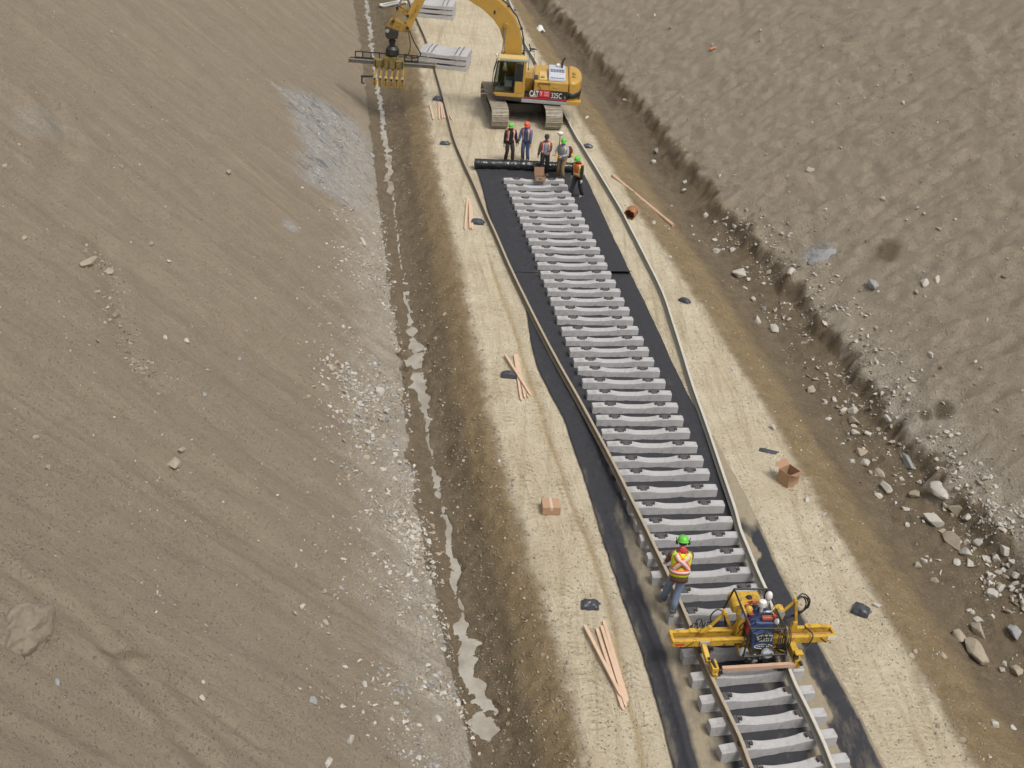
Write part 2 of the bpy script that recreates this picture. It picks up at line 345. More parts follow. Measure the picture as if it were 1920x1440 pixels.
def ground_mat():
    m = bpy.data.materials.new('cutting_soil'); m.use_nodes = True; t = m.node_tree; n = t.nodes; l = t.links; b = n['Principled BSDF']
    geo = n.new('ShaderNodeNewGeometry')
    fall = n.new('ShaderNodeAttribute'); fall.attribute_name = 'fall'
    z1 = n.new('ShaderNodeAttribute'); z1.attribute_name = 'zone'; z2 = n.new('ShaderNodeAttribute'); z2.attribute_name = 'zone_b'
    s1 = n.new('ShaderNodeSeparateColor'); l.new(z1.outputs['Color'], s1.inputs[0]); s2 = n.new('ShaderNodeSeparateColor'); l.new(z2.outputs['Color'], s2.inputs[0])
    def noise(src, scale, det=6, ro=.6, sx=(1, 1, 1)):
        mp = n.new('ShaderNodeMapping'); mp.inputs['Scale'].default_value = sx; l.new(src, mp.inputs[0])
        q = n.new('ShaderNodeTexNoise'); q.inputs['Scale'].default_value = scale; q.inputs['Detail'].default_value = det; q.inputs['Roughness'].default_value = ro
        l.new(mp.outputs[0], q.inputs['Vector']); return q.outputs['Fac']
    def mix(f, a, c, mode='MIX'):
        q = n.new('ShaderNodeMix'); q.data_type = 'RGBA'; q.blend_type = mode
        for s, i in ((f, 0), (a, 6), (c, 7)):
            if isinstance(s, (int, float)): q.inputs[i].default_value = s
            elif isinstance(s, tuple): q.inputs[i].default_value = (*s, 1)
            else: l.new(s, q.inputs[i])
        return q.outputs[2]
    def rng_(f, a, c, lo=0., hi=1.):
        q = n.new('ShaderNodeMapRange'); q.inputs[1].default_value = a; q.inputs[2].default_value = c; q.inputs[3].default_value = lo; q.inputs[4].default_value = hi
        l.new(f, q.inputs[0]); return q.outputs[0]
    def math_(op, a, c):
        q = n.new('ShaderNodeMath'); q.operation = op
        for s, i in ((a, 0), (c, 1)):
            if isinstance(s, (int, float)): q.inputs[i].default_value = s
            else: l.new(s, q.inputs[i])
        return q.outputs[0]
    P = geo.outputs['Position']; Fv = fall.outputs['Vector']
    n_big = noise(P, .35, 5); n_mid = noise(P, 1.5, 10, .78); n_fine = noise(P, 14, 6, .72); n_grain = noise(P, 55, 4, .7)
    streak_a = noise(Fv, 1., 7, .7, (4.6, .13, 0)); streak_b = noise(P, .8, 10, .8)
    sm = n.new('ShaderNodeMix'); sm.data_type = 'FLOAT'; l.new(rng_(math_('ADD', z2.outputs['Alpha'], math_('MULTIPLY', n_big, .5)), .0, 1.2, .25, .95), sm.inputs[0]); l.new(streak_a, sm.inputs[2]); l.new(streak_b, sm.inputs[3]); streak = sm.outputs[0]; streak2 = noise(Fv, 1., 6, .65, (11., .35, 0)); streak3 = noise(Fv, 1., 5, .7, (.75, .05, 0))
    # slope soil
    c = mix(rng_(n_mid, .3, .7), (.220, .182, .133), (.268, .226, .168))
    c = mix(math_('MULTIPLY', rng_(streak, .5, .74), .7), c, (.315, .265, .20))
    c = mix(math_('MULTIPLY', rng_(streak, .48, .28), .5), c, (.165, .128, .09))
    c = mix(math_('MULTIPLY', rng_(streak2, .55, .75), .5), c, (.30, .25, .18))
    c = mix(math_('MULTIPLY', rng_(streak3, .46, .66), .45), c, (.20, .165, .125))
    c = mix(math_('MULTIPLY', rng_(n_big, .5, .7), .35), c, (.26, .225, .17))
    c = mix(math_('MULTIPLY', z2.outputs['Alpha'], .62), c, mix(rng_(noise(P, 9, 8, .8), .3, .7), (.270, .235, .178), (.345, .305, .238)))
    # patches
    gf = math_('MULTIPLY', s2.outputs[0], rng_(n_mid, .25, .6, .35, 1)); c = mix(gf, c, mix(rng_(n_fine, .35, .65), (.22, .225, .225), (.36, .355, .34)))
    c = mix(math_('MULTIPLY', math_('MULTIPLY', s2.outputs[0], rng_(noise(Fv, 1, 6, .7, (2.2, .8, 1)), .52, .58)), .75), c, (.10, .112, .128))
    c = mix(math_('MULTIPLY', math_('MULTIPLY', s2.outputs[0], rng_(noise(P, 3.5, 6, .7), .54, .6)), .6), c, (.44, .425, .39))
    rf = math_('MULTIPLY', s2.outputs[1], rng_(n_mid, .35, .6, .35, 1.)); c = mix(rf, c, mix(rng_(n_fine, .3, .7), (.27, .24, .195), (.46, .43, .375)))
    c = mix(math_('MULTIPLY', s2.outputs[2], .85), c, (.095, .072, .042))  # hollows darkened by colour, standing in for their shade
    # platform, banks, mud
    road = mix(rng_(n_mid, .3, .72), (.47, .41, .295), (.62, .555, .425))
    road = mix(math_('MULTIPLY', rng_(n_big, .45, .7), .5), road, (.38, .31, .20))
    lng = noise(P, 1., 5, .6, (3., .12, 1)); road = mix(math_('MULTIPLY', rng_(lng, .52, .66), .5), road, (.34, .28, .18))
    road = mix(math_('MULTIPLY', rng_(n_fine, .58, .75), .35), road, (.29, .235, .155))
    c = mix(z1.outputs['Color'] if False else s1.outputs[0], c, road)
    bank = mix(rng_(n_mid, .35, .65), (.175, .128, .066), (.262, .20, .112)); bank = mix(math_('MULTIPLY', rng_(n_fine, .55, .7), .6), bank, (.125, .092, .048))
    c = mix(math_('MULTIPLY', s1.outputs[1], rng_(math_('ADD', s1.outputs[0], math_('MULTIPLY', n_mid, .5)), .35, .9, .95, .0)), c, bank)
    mud = mix(rng_(n_mid, .3, .7), (.088, .066, .039), (.185, .143, .090)); mud = mix(math_('MULTIPLY', rng_(n_fine, .57, .74), .6), mud, (.19, .155, .10))
    wf = rng_(math_('ADD', s1.outputs[2], math_('MULTIPLY', math_('SUBTRACT', n_mid, .5), .8)), .25, .75, 0, .92)
    c = mix(wf, c, mud)
    c = mix(math_('MULTIPLY', z1.outputs['Alpha'], .6), c, (.29, .195, .08))
    # crawler tread prints pressed into the bed
    sx_ = n.new('ShaderNodeSeparateXYZ'); l.new(Fv, sx_.inputs[0])
    def tread_band(cn, hw):
        dd = math_('ABSOLUTE', math_('SUBTRACT', sx_.outputs[2], cn), 0); ph = math_('ADD', math_('MULTIPLY', sx_.outputs[0], 34.), math_('ADD', math_('MULTIPLY', dd, 15.), math_('MULTIPLY', n_mid, 7.)))
        return math_('MULTIPLY', math_('MULTIPLY', rng_(math_('SINE', ph, 0), .0, .8), rng_(dd, hw, hw * .75)), rng_(noise(P, 1.1, 4), .42, .58))
    chev = math_('MAXIMUM', math_('MAXIMUM', tread_band(.75, .30), tread_band(1.75, .26)), math_('MAXIMUM', tread_band(5.6, .30), tread_band(6.5, .28)))
    chev = math_('MULTIPLY', chev, s1.outputs[0])
    c = mix(math_('MULTIPLY', chev, .2), c, (.30, .245, .165))
    lat = noise(Fv, 1., 6, .65, (.22, 0, 5.5)); c = mix(math_('MULTIPLY', math_('MULTIPLY', rng_(lat, .54, .68), s1.outputs[0]), .5), c, (.33, .265, .17)); c = mix(math_('MULTIPLY', math_('MULTIPLY', rng_(lat, .44, .30), s1.outputs[0]), .5), c, (.62, .56, .445))
    # pebbles and grit
    v = n.new('ShaderNodeTexVoronoi'); v.inputs['Scale'].default_value = 13; l.new(P, v.inputs['Vector'])
    sc_ = n.new('ShaderNodeSeparateColor'); l.new(v.outputs['Color'], sc_.inputs[0])
    peb = math_('MULTIPLY', rng_(v.outputs['Distance'], .34, .2), rng_(math_('ADD', sc_.outputs[0], math_('MULTIPLY', noise(P, .9, 4), .5)), .98, 1.06))
    c = mix(math_('MULTIPLY', peb, .65), c, mix(sc_.outputs[1], (.25, .21, .16), (.47, .44, .39)))
    v2 = n.new('ShaderNodeTexVoronoi'); v2.inputs['Scale'].default_value = 34; l.new(P, v2.inputs['Vector'])
    sd_ = n.new('ShaderNodeSeparateColor'); l.new(v2.outputs['Color'], sd_.inputs[0])
    peb2 = math_('MULTIPLY', rng_(v2.outputs['Distance'], .4, .2), rng_(math_('ADD', sd_.outputs[0], math_('ADD', math_('MULTIPLY', s2.outputs[1], .3), math_('MULTIPLY', math_('SUBTRACT', noise(P, 1.3, 4), .5), .9))), .72, .8))
    c = mix(math_('MULTIPLY', math_('MULTIPLY', peb2, rng_(s1.outputs[0], 0, 1, 1, .45)), .72), c, mix(sd_.outputs[1], (.11, .09, .068), (.46, .41, .34)))
    c = mix(math_('MULTIPLY', rng_(noise(P, 26, 5, .75), .59, .69), rng_(s1.outputs[0], 0, 1, .5, .15)), c, (.42, .37, .30)); c = mix(math_('MULTIPLY', rng_(noise(P, 21, 5, .75), .39, .30), .38), c, (.10, .08, .058))
    c = mix(.34, c, mix(n_grain, (.06, .05, .04), (.94, .92, .88)), 'OVERLAY')
    l.new(c, b.inputs['Base Color'])
    l.new(rng_(s1.outputs[2], .3, 1, .95, .62), b.inputs['Roughness']); b.inputs['Specular IOR Level'].default_value = .25
    # relief
    tread = n.new('ShaderNodeTexWave'); tread.bands_direction = 'Y'; tread.inputs['Scale'].default_value = 1.9; tread.inputs['Distortion'].default_value = 3.5; tread.inputs['Detail'].default_value = 2; tread.inputs['Detail Scale'].default_value = 2
    l.new(P, tread.inputs['Vector'])
    h = math_('ADD', math_('MULTIPLY', n_fine, .6), math_('MULTIPLY', n_grain, .22))
    h = math_('ADD', h, math_('MULTIPLY', streak2, .15)); h = math_('ADD', h, math_('MULTIPLY', noise(P, 5, 9, .85), .5)); h = math_('ADD', h, math_('MULTIPLY', math_('ADD', peb, math_('MULTIPLY', peb2, .7)), .8))
    h = math_('ADD', h, math_('MULTIPLY', math_('MULTIPLY', tread.outputs['Fac'], s1.outputs[0]), rng_(noise(P, .8, 3, .5, (2.2, .3, 1)), .5, .66, 0, .26)))
    h = math_('SUBTRACT', h, math_('MULTIPLY', chev, .3)); h = math_('ADD', h, math_('MULTIPLY', math_('MULTIPLY', lat, s1.outputs[0]), .8))
    bp = n.new('ShaderNodeBump'); bp.inputs['Strength'].default_value = .95; bp.inputs['Distance'].default_value = .07
    l.new(h, bp.inputs['Height']); l.new(bp.outputs[0], b.inputs['Normal'])
    return m
build_ground()

def build_water():
    m = mat('muddy_water', (.27, .24, .19), .05, var=.25, scale=1.2, spec=.75, bump=.08, bscale=4, col2=(.38, .355, .30), amt=.5, scale2=1.1)
    ys = np.linspace(15, 82, 260); xc = lx(WATL, ys); mb = MB()
    vs = [(xc[i] + s * .75, ys[i], LEV) for i in range(len(ys)) for s in (-1.1, 1)]
    mb.add(vs, [(2 * i, 2 * i + 1, 2 * i + 3, 2 * i + 2) for i in range(len(ys) - 1)])
    o = mb.build('ditch_water', m); tag(o, 'muddy water standing in pools along the left ditch', None, None, 'structure')
build_water()
# ------------------------------------------------------------------ fabric underlay
def catmull(P, n):
    P = [np.asarray(p, float) for p in P]; P = [2 * P[0] - P[1]] + P + [2 * P[-1] - P[-2]]; out = []
    for i in range(1, len(P) - 2):
        for k in range(n):
            t = k / n; out.append(.5 * ((2 * P[i]) + (P[i + 1] - P[i - 1]) * t + (2 * P[i - 1] - 5 * P[i] + 4 * P[i + 1] - P[i + 2]) * t * t + (3 * P[i] - P[i - 1] - 3 * P[i + 1] + P[i + 2]) * t ** 3))
    out.append(P[-2]); return np.array(out)

def fabric_mat():
    m = bpy.data.materials.new('black_geotextile'); m.use_nodes = True; t = m.node_tree; n = t.nodes; l = t.links; b = n['Principled BSDF']
    geo = n.new('ShaderNodeNewGeometry'); a = n.new('ShaderNodeAttribute'); a.attribute_name = 'dust'
    def noise(sx, scale, det=6):
        mp = n.new('ShaderNodeMapping'); mp.inputs['Scale'].default_value = sx; mp.inputs['Rotation'].default_value = (0, 0, R(-12)); l.new(geo.outputs['Position'], mp.inputs[0])
        q = n.new('ShaderNodeTexNoise'); q.inputs['Scale'].default_value = scale; q.inputs['Detail'].default_value = det; q.inputs['Roughness'].default_value = .65; l.new(mp.outputs[0], q.inputs['Vector']); return q.outputs['Fac']
    n1 = noise((1.8, .55, 1), 1.6); n2 = noise((1, 1, 1), 9)
    ad = n.new('ShaderNodeMath'); ad.operation = 'MULTIPLY_ADD'; ad.inputs[1].default_value = 1.35; l.new(n1, ad.inputs[0])
    sb = n.new('ShaderNodeMath'); sb.operation = 'ADD'; l.new(a.outputs['Fac'], sb.inputs[0]); sb.inputs[1].default_value = -.66; l.new(sb.outputs[0], ad.inputs[2])
    rp = n.new('ShaderNodeMapRange'); rp.inputs[1].default_value = .22; rp.inputs[2].default_value = .95; l.new(ad.outputs[0], rp.inputs[0])
    rq = n.new('ShaderNodeMapRange'); rq.inputs[1].default_value = .70; rq.inputs[2].default_value = .78; rq.inputs[4].default_value = .22; l.new(noise((1, 1, 1), 5), rq.inputs[0])
    mxx = n.new('ShaderNodeMath'); mxx.operation = 'MAXIMUM'; l.new(rp.outputs[0], mxx.inputs[0]); l.new(rq.outputs[0], mxx.inputs[1])
    c1 = n.new('ShaderNodeMix'); c1.data_type = 'RGBA'; c1.inputs[6].default_value = (.026, .026, .030, 1); c1.inputs[7].default_value = (.052, .052, .059, 1); l.new(n2, c1.inputs[0])
    c2 = n.new('ShaderNodeMix'); c2.data_type = 'RGBA'; c2.inputs[6].default_value = (.20, .165, .11, 1); c2.inputs[7].default_value = (.36, .31, .225, 1); l.new(n2, c2.inputs[0])
    mx = n.new('ShaderNodeMix'); mx.data_type = 'RGBA'; l.new(mxx.outputs[0], mx.inputs[0]); l.new(c1.outputs[2], mx.inputs[6]); l.new(c2.outputs[2], mx.inputs[7])
    l.new(mx.outputs[2], b.inputs['Base Color']); b.inputs['Roughness'].default_value = .7; b.inputs['Specular IOR Level'].default_value = .2
    bp = n.new('ShaderNodeBump'); bp.inputs['Strength'].default_value = .5; bp.inputs['Distance'].default_value = .02; l.new(noise((1, 1, 1), 20), bp.inputs['Height']); l.new(bp.outputs[0], b.inputs['Normal'])
    return m
M['fabric'] = fabric_mat()
FL = [(890, 312), (898, 332), (906, 360), (916, 400), (930, 440), (952, 490), (974, 540), (988, 590), (995, 640), (1008, 690), (1032, 740), (1058, 790), (1078, 850), (1098, 905), (1118, 975), (1145, 1060), (1170, 1130), (1195, 1200), (1220, 1280), (1245, 1370), (1262, 1440), (1275, 1500)]
FR = [(1090, 322), (1100, 338), (1122, 385), (1140, 425), (1160, 468), (1182, 514), (1212, 575), (1240, 635), (1262, 685), (1292, 745), (1325, 800), (1362, 865), (1400, 935), (1433, 1005), (1480, 1105), (1545, 1222), (1600, 1320), (1660, 1440), (1700, 1510)]
fl = catmull([at(a, b)[:2] for a, b in FL], 14); fr = catmull([at(a, b)[:2] for a, b in FR], 14)
fl = fl[np.argsort(fl[:, 1])]; fr = fr[np.argsort(fr[:, 1])]
RAILX = line([(1164, 391), (1211, 482), (1264, 610), (1299, 722), (1326, 798), (1355, 884), (1378, 952), (1402, 1024), (1431, 1092), (1452, 1150), (1479, 1248), (1521, 1340), (1561, 1432), (1590, 1500)], .2)
def fabric(name, y0, y1, zoff, lip, label):
    # rows follow the tie direction: left row end at y, right row end a little farther
    rows = []; NC = 90; nr = int((y1 - y0) / .07)
    for i in range(nr + 1):
        y = y0 + (y1 - y0) * i / nr
        yl, yr = y, y + .62
        xl = np.interp(yl, fl[:, 1], fl[:, 0]); xr = np.interp(yr, fr[:, 1], fr[:, 0])
        xl += .035 * float(fbm(yl * 1.6, 3.3, 5)) * (1 if yl < 34 else .2); xr += .03 * float(fbm(yr * 1.3, 7.7, 3))
        s = np.linspace(0, 1, NC); rows.append(np.stack([xl + (xr - xl) * s, yl + (yr - yl) * s], -1))
    G = np.array(rows); x, y = G[..., 0], G[..., 1]; s = np.linspace(0, 1, NC)[None] + 0 * x
    wr = np.abs(fbm(x * .7 + y * .35, y * .5 - x * .2, 4, 3.)) * .05 + fbm(x * 2.4, y * 2.4, 3, 8.) * .013 + np.exp(-(fbm(x * 1.1 + y * .5, y * 1.3, 3, 14.) / .05) ** 2) * .016
    edge = sstep(0, .06, s) * sstep(0, .06, 1 - s)
    z = zoff + wr * (.35 + .65 * edge)
    wdt = (x[:, -1:] - x[:, :1]); lm = s * wdt                                  # metres from the left edge
    fold = np.exp(-((lm - .34 - .05 * fbm(y * .8, y * 0, 2)) / .07) ** 2) * (1 - sstep(21, 26, y)); z = z + .085 * fold
    wl_ = fbm(x * .35 - y * .9, y * .3 + x * .8, 3, 4.); z = z + .05 * np.exp(-(wl_ / .05) ** 2) * sstep(.0, .25, s) * (1 - sstep(.22, .5, s)) * sstep(24, 28, y)
    if lip: z = z + .11 * (1 - sstep(.0, .35, y - y0 - .62 * s)) * sstep(.45, .8, s)
    rm = (1 - s) * wdt
    du = np.where(s > .5, sstep(31, 25, y) if False else (1 - sstep(24, 30, y)) * sstep(2.15, 1.35, rm) if False else 0, 0)
    xr = x - lx(RAILX, y); nz = fbm(y * .7, x * 1.4, 4, 5.)
    du = sstep(.02, .14, xr) * (1 - sstep(27.5, 30.5, y)) * sstep(23.9, 25.2, y + .9 * nz) * 1.25
    strip = sstep(.42, .62, rm - .16 * (1 - sstep(16, 21, y)) + .5 * nz)
    du = np.maximum(du, sstep(-.25, .05, xr + .25 * nz + .45 * (1 - sstep(15.5, 18.5, y))) * np.maximum(strip, (1 - sstep(.02, .12, rm)) * .8) * (1 - sstep(24.2, 25.4, y + .6 * nz)) * 1.2)
    du = np.maximum(du, .24 * sstep(-1.6, .0, xr) * (1 - sstep(18, 24, y)))
    la = (1 - sstep(22, 27, y)) * sstep(.42, .6, lm) * (1 - sstep(.9, 1.35, lm)) * (.74 + .22 * (1 - sstep(16, 21, y))); du = np.maximum(du, la)
    du = du + 0; du = np.maximum(du, .30 * sstep(.24, .05, lm) * (1 - sstep(24, 32, y)))
    du = np.maximum(du, .05)
    nrw, nc = x.shape
    me = bpy.data.meshes.new(name); idx = np.arange(nrw * nc).reshape(nrw, nc)
    me.from_pydata(np.stack([x, y, z], -1).reshape(-1, 3).tolist(), [], np.stack([idx[:-1, :-1], idx[:-1, 1:], idx[1:, 1:], idx[1:, :-1]], -1).reshape(-1, 4).tolist()); me.update()
    a = me.attributes.new('dust', 'FLOAT', 'POINT'); a.data.foreach_set('value', du.reshape(-1).astype(np.float32))
    me.materials.append(M['fabric']); smooth_mesh(me, 180)
    o = bpy.data.objects.new(name, me); sc.collection.objects.link(o)
    so_ = o.modifiers.new('thick', 'SOLIDIFY'); so_.thickness = .006; so_.offset = -1
    tag(o, label, 'fabric')
SEAM = float(at(1110, 512)[1])
fabric('geotextile_sheet', 14.2, SEAM + .5, .028, False, 'wide black fabric sheet under the near ties, dusted with tan sand beside the rails')
fabric('geotextile_sheet', SEAM - .55, 48.3, .05, True, 'clean black fabric sheet under the far ties, its folded edge ending at a crosswise seam')

# fabric roll
def fabric_roll():
    a = Vector((-2.40, 48.32, .23)); b = Vector((2.25, 48.86, .23)); d = (b - a); L = d.length
    m = mat('shiny_black_wrap', (.018, .02, .02), .22, var=.4, scale=6, bump=.9, bscale=7)
    t = empty('fabric_roll', (a + b) / 2 - Vector((0, 0, .23)), math.atan2(d.y, d.x), 'thick shiny black roll of fabric lying across the track bed at the workers\' feet', 'fabric roll')
    NS, NA = 120, 36; vs = []
    for i in range(NS + 1):
        u = i / NS
        for k in range(NA):
            an = 2 * math.pi * k / NA
            r_ = .225 + .022 * float(fbm(u * 22 + 3, an * 1.6, 3)) + .035 * float(fbm(u * 40, math.sin(an) * 3 + 7, 3)) * (.3 < u < .97) + .03 * float(perlin(u * 6 + 2, math.cos(an) * 1.4)) * (u > .3)
            if u < .02 or u > .98: r_ *= .97
            vs.append((-L / 2 + L * u, math.cos(an) * r_, .225 + math.sin(an) * r_))
    fs = [(i * NA + k, i * NA + (k + 1) % NA, (i + 1) * NA + (k + 1) % NA, (i + 1) * NA + k) for i in range(NS) for k in range(NA)] + [tuple(range(NA)), tuple(NS * NA + k for k in range(NA))]
    MB().add(vs, fs).build('wrapped_roll', m, t, smooth=50)
    for s in (-1, 1):
        MB().lathe([(.10, 0), (.10, .012), (.055, .012), (.055, .003)], (0, 0, 0), 20, 0).build('roll_core', M['dark_steel'], t, smooth=40, loc=(s * (L / 2 + .005), 0, .225)).rotation_euler = (0, s * math.pi / 2, 0)
    f = MB(); N = 26; vs = []
    for i in range(N):
        for j in range(8):
            u, v = i / (N - 1), j / 7
            vs.append((-.55 + 2.2 * u, .16 + .30 * v + .07 * float(perlin(u * 7, v * 2)), .30 * (1 - v) ** 1.5 + .03 + .07 * abs(float(perlin(u * 9 + 4, v * 3)))))
    f.add(vs, [(i * 8 + j, (i + 1) * 8 + j, (i + 1) * 8 + j + 1, i * 8 + j + 1) for i in range(N - 1) for j in range(7)])
    f.build('loose_wrapping', m, t, smooth=180)
fabric_roll()

# ------------------------------------------------------------------ concrete ties
TIES = [(0.215,47.016,0.173),(0.368,46.366,0.214),(0.505,45.655,0.197),(0.649,45.05,0.197),(0.771,44.386,0.194),(0.911,43.736,0.187),(1.042,43.08,0.165),(1.187,42.436,0.139),(1.32,41.777,0.162),(1.45,41.102,0.16),(1.587,40.43,0.147),(1.735,39.751,0.136),(1.832,39.099,0.172),(1.959,38.393,0.184),(2.098,37.733,0.175),(2.238,37.062,0.164),(2.351,36.386,0.171),(2.502,35.719,0.16),(2.596,35.032,0.15),(2.743,34.337,0.195),(2.88,33.661,0.189),(3.014,32.983,0.181),(3.141,32.331,0.178),(3.279,31.768,0.132),(3.414,31.08,0.146),(3.552,30.418,0.138),(3.696,29.731,0.152),(3.802,29.053,0.141),(3.94,28.375,0.168),(4.086,27.717,0.134),(4.198,27.018,0.163),(4.308,26.4,0.163),(4.448,25.656,0.191),(4.564,24.972,0.17),(4.702,24.289,0.18),(4.8,23.665,0.182),(4.939,22.997,0.198),(5.009,22.291,0.192),(5.208,21.684,0.204),(5.31,20.986,0.21),(5.425,20.36,0.215),(5.541,19.735,0.221),(5.675,19.036,0.227),(5.805,18.384,0.234),(5.941,17.745,0.232),(6.069,17.125,0.28),(6.201,16.495,0.28)]
def make_tie():
    t = empty('concrete_tie', (0, 0, 0), 0, 'x', 'railway tie')
    prof = [(-1.295, .215, .212), (-1.265, .226, .222), (-.95, .236, .225), (-.86, .232, .225), (-.66, .232, .225), (-.56, .228, .222), (-.42, .200, .208), (-.28, .182, .198), (0, .176, .195),
            (.28, .182, .198), (.42, .200, .208), (.56, .228, .222), (.66, .232, .225), (.86, .232, .225), (.95, .236, .225), (1.265, .226, .222), (1.295, .215, .212)]
    mb = MB(); vs = []
    for x, h, wt in prof:
        e = 0.012 if abs(x) > 1.28 else 0
        wb = wt + .052 - e; ch = .022
        vs += [(x, -wb / 2, .0 + e), (x, -wb / 2 + .004, .03), (x, -wt / 2 - .012, h - ch - .006), (x, -wt / 2 + ch, h), (x, wt / 2 - ch, h), (x, wt / 2 + .012, h - ch - .006), (x, wb / 2 - .004, .03), (x, wb / 2, .0 + e)]
    n = 8; fs = [(i * n + k, i * n + (k + 1) % n, (i + 1) * n + (k + 1) % n, (i + 1) * n + k) for i in range(len(prof) - 1) for k in range(n)]
    fs += [tuple(range(n)), tuple((len(prof) - 1) * n + k for k in range(n))]
    mb.add(vs, fs).build('tie_body', M['concrete'], t, smooth=28)
    for s in (-1, 1):
        p = MB().box((0, 0, .006), (.18, .205, .012)); p.box((-.078, 0, .016), (.012, .20, .012)); p.box((.078, 0, .016), (.012, .20, .012))
        p.build('rail_pad', M['pad'], t, bevel=.003, loc=(s * .7525, 0, .232))
        for q in (-1, 1):
            c = MB().box((0, 0, .016), (.04, .07, .04)); c.box((q * .022, 0, .010), (.03, .10, .018))
            c.tube([(q * -.02, -.05, .042), (q * .03, -.055, .038), (q * .045, 0, .025), (q * .03, .055, .038), (q * -.02, .05, .042)], .009, 6)
            c.build('clip_shoulder', M['rust'], t, loc=(s * .7525 + q * .118, 0, .232))
    return t
TIE = make_tie(); STACKED = empty('concrete_tie', (0, 0, 0))
for ch in TIE.children:
    if not ch.name.startswith('rail_pad'):
        c = ch.copy(); c.data = ch.data.copy(); sc.collection.objects.link(c); c.parent = STACKED
        if ch.name.startswith('clip'): c.data.materials[0] = M['pad']; c.scale = (.6, 1.6, .8)
GT = 'concrete ties laid in a row on the black fabric'
for i, (x, y, a) in enumerate(TIES):
    o = TIE if i == 0 else copy_tree(TIE)
    k = 1.0 + .24 * max(0, min(1, (36 - y) / 16)); o.scale = (1, 1, k)
    o.location = (x, y, .036); o.rotation_euler = (0, 0, a)
    if i < 41: lb = 'bare grey concrete tie on black fabric, ' + ordinal(i) + ' counting from the fabric roll'
    else: lb = 'grey concrete tie with rails lying on it, ' + ordinal(i - 41) + ' in front of the yellow machine'
    if i == 0: lb = 'bare grey concrete tie nearest the fabric roll, with an open cardboard box on it'
    if i == 40: lb = 'grey concrete tie almost hidden under the yellow rail machine'
    tag(o, lb, 'railway tie', GT)

# tie stacks
def tie_stack(x, y, a, dz0, name):
    ca, sa = math.cos(a), math.sin(a)
    n = 6; wd = .272
    for lay, nm in enumerate(('bottom', 'middle', 'top')):
        for j in range(n):
            o = STACKED if name.endswith('grapple') and lay == 0 and j == 0 else copy_tree(STACKED); d = .13 + j * wd; jx = random.uniform(-.012, .012)
            o.location = (x - sa * d + ca * jx, y + ca * d + sa * jx, dz0 + lay * .285); o.rotation_euler = (0, 0, a)
            for ch in list(o.children):
                if lay < 2 and o is not STACKED and ch.name.startswith('clip'): bpy.data.objects.remove(ch)
            tag(o, 'stacked grey concrete tie, %s from the front, %s layer, %s' % (ordinal(j), nm, name), 'railway tie', 'concrete ties in the ' + name)
        if lay:
            for s, sn in ((-1, 'left'), (1, 'right')):
                b = MB().bar((s * .80, -.035, 0), (s * .80, n * wd + .03, 0), .07, .045).build('wooden_batten', M['wood'], None)
                b.location = (x, y, dz0 + lay * .285 - .0245); b.rotation_euler = (0, 0, a)
                tag(b, 'pale timber batten under the %s layer, %s side of the %s' % (nm, sn, name), 'batten', 'battens between stacked ties')
tie_stack(-5.11, 62.35, R(-5.5), .0, 'stack beside the grapple')
tie_stack(-6.72, 72.5, R(-2), .0, 'stack behind the stick')

# ------------------------------------------------------------------ rails
def rail(name, pts, label, mats):
    P = catmull([at(px, py, zf + .17) - np.array([0, 0, .17]) for px, py, zf in pts], 16)
    sec = [(-.07, 0), (.07, 0), (.07, .011), (.012, .03), (.009, .118), (.034, .130), (.035, .160), (.026, .169), (-.026, .169), (-.035, .160), (-.034, .130), (-.009, .118), (-.012, .03), (-.07, .011)]
    n = len(sec); vs = []
    for i in range(len(P)):
        t = P[min(i + 1, len(P) - 1)] - P[max(i - 1, 0)]; t[2] = 0; t /= np.linalg.norm(t); r_ = np.array([t[1], -t[0], 0])
        vs += [tuple(P[i] + r_ * a * 1.12 + np.array([0, 0, b * 1.05])) for a, b in sec]
    mb = MB(); f0 = []; f1 = []
    for i in range(len(P) - 1):
        for k in range(n):
            (f1 if 6 <= k <= 8 else f0).append((i * n + k, i * n + (k + 1) % n, (i + 1) * n + (k + 1) % n, (i + 1) * n + k))
    mb.add(vs, f0 + [tuple(range(n)), tuple((len(P) - 1) * n + k for k in range(n))]); mb.f += f1; mb.m += [1] * len(f1)
    o = mb.build(name, mats, None, smooth=30); tag(o, label, 'rail', 'long steel rails'); return o
rail('rail', [(757, -40, .02), (768, 0, .02), (783, 36, .02), (800, 75, .02), (817, 130, .02), (831, 180, .02), (851, 255, .02), (869, 300, .02), (892, 350, .02), (912, 398, .02), (931, 440, .02), (957, 500, .02), (985, 558, .03), (1015, 618, .05), (1048, 680, .06), (1082, 740, .09), (1118, 806, .15),
              (1149, 864, .27), (1180, 926, .31), (1211, 988, .325), (1232, 1032, .325), (1254, 1078, .325), (1276, 1128, .325), (1295, 1172, .325), (1312, 1214, .335), (1331, 1260, .335), (1359, 1320, .335), (1388, 1382, .335), (1406, 1430, .335), (1425, 1475, .335)],
     'long tan steel rail curving along the left side of the concrete ties', [M['rail'], M['steel_head']])
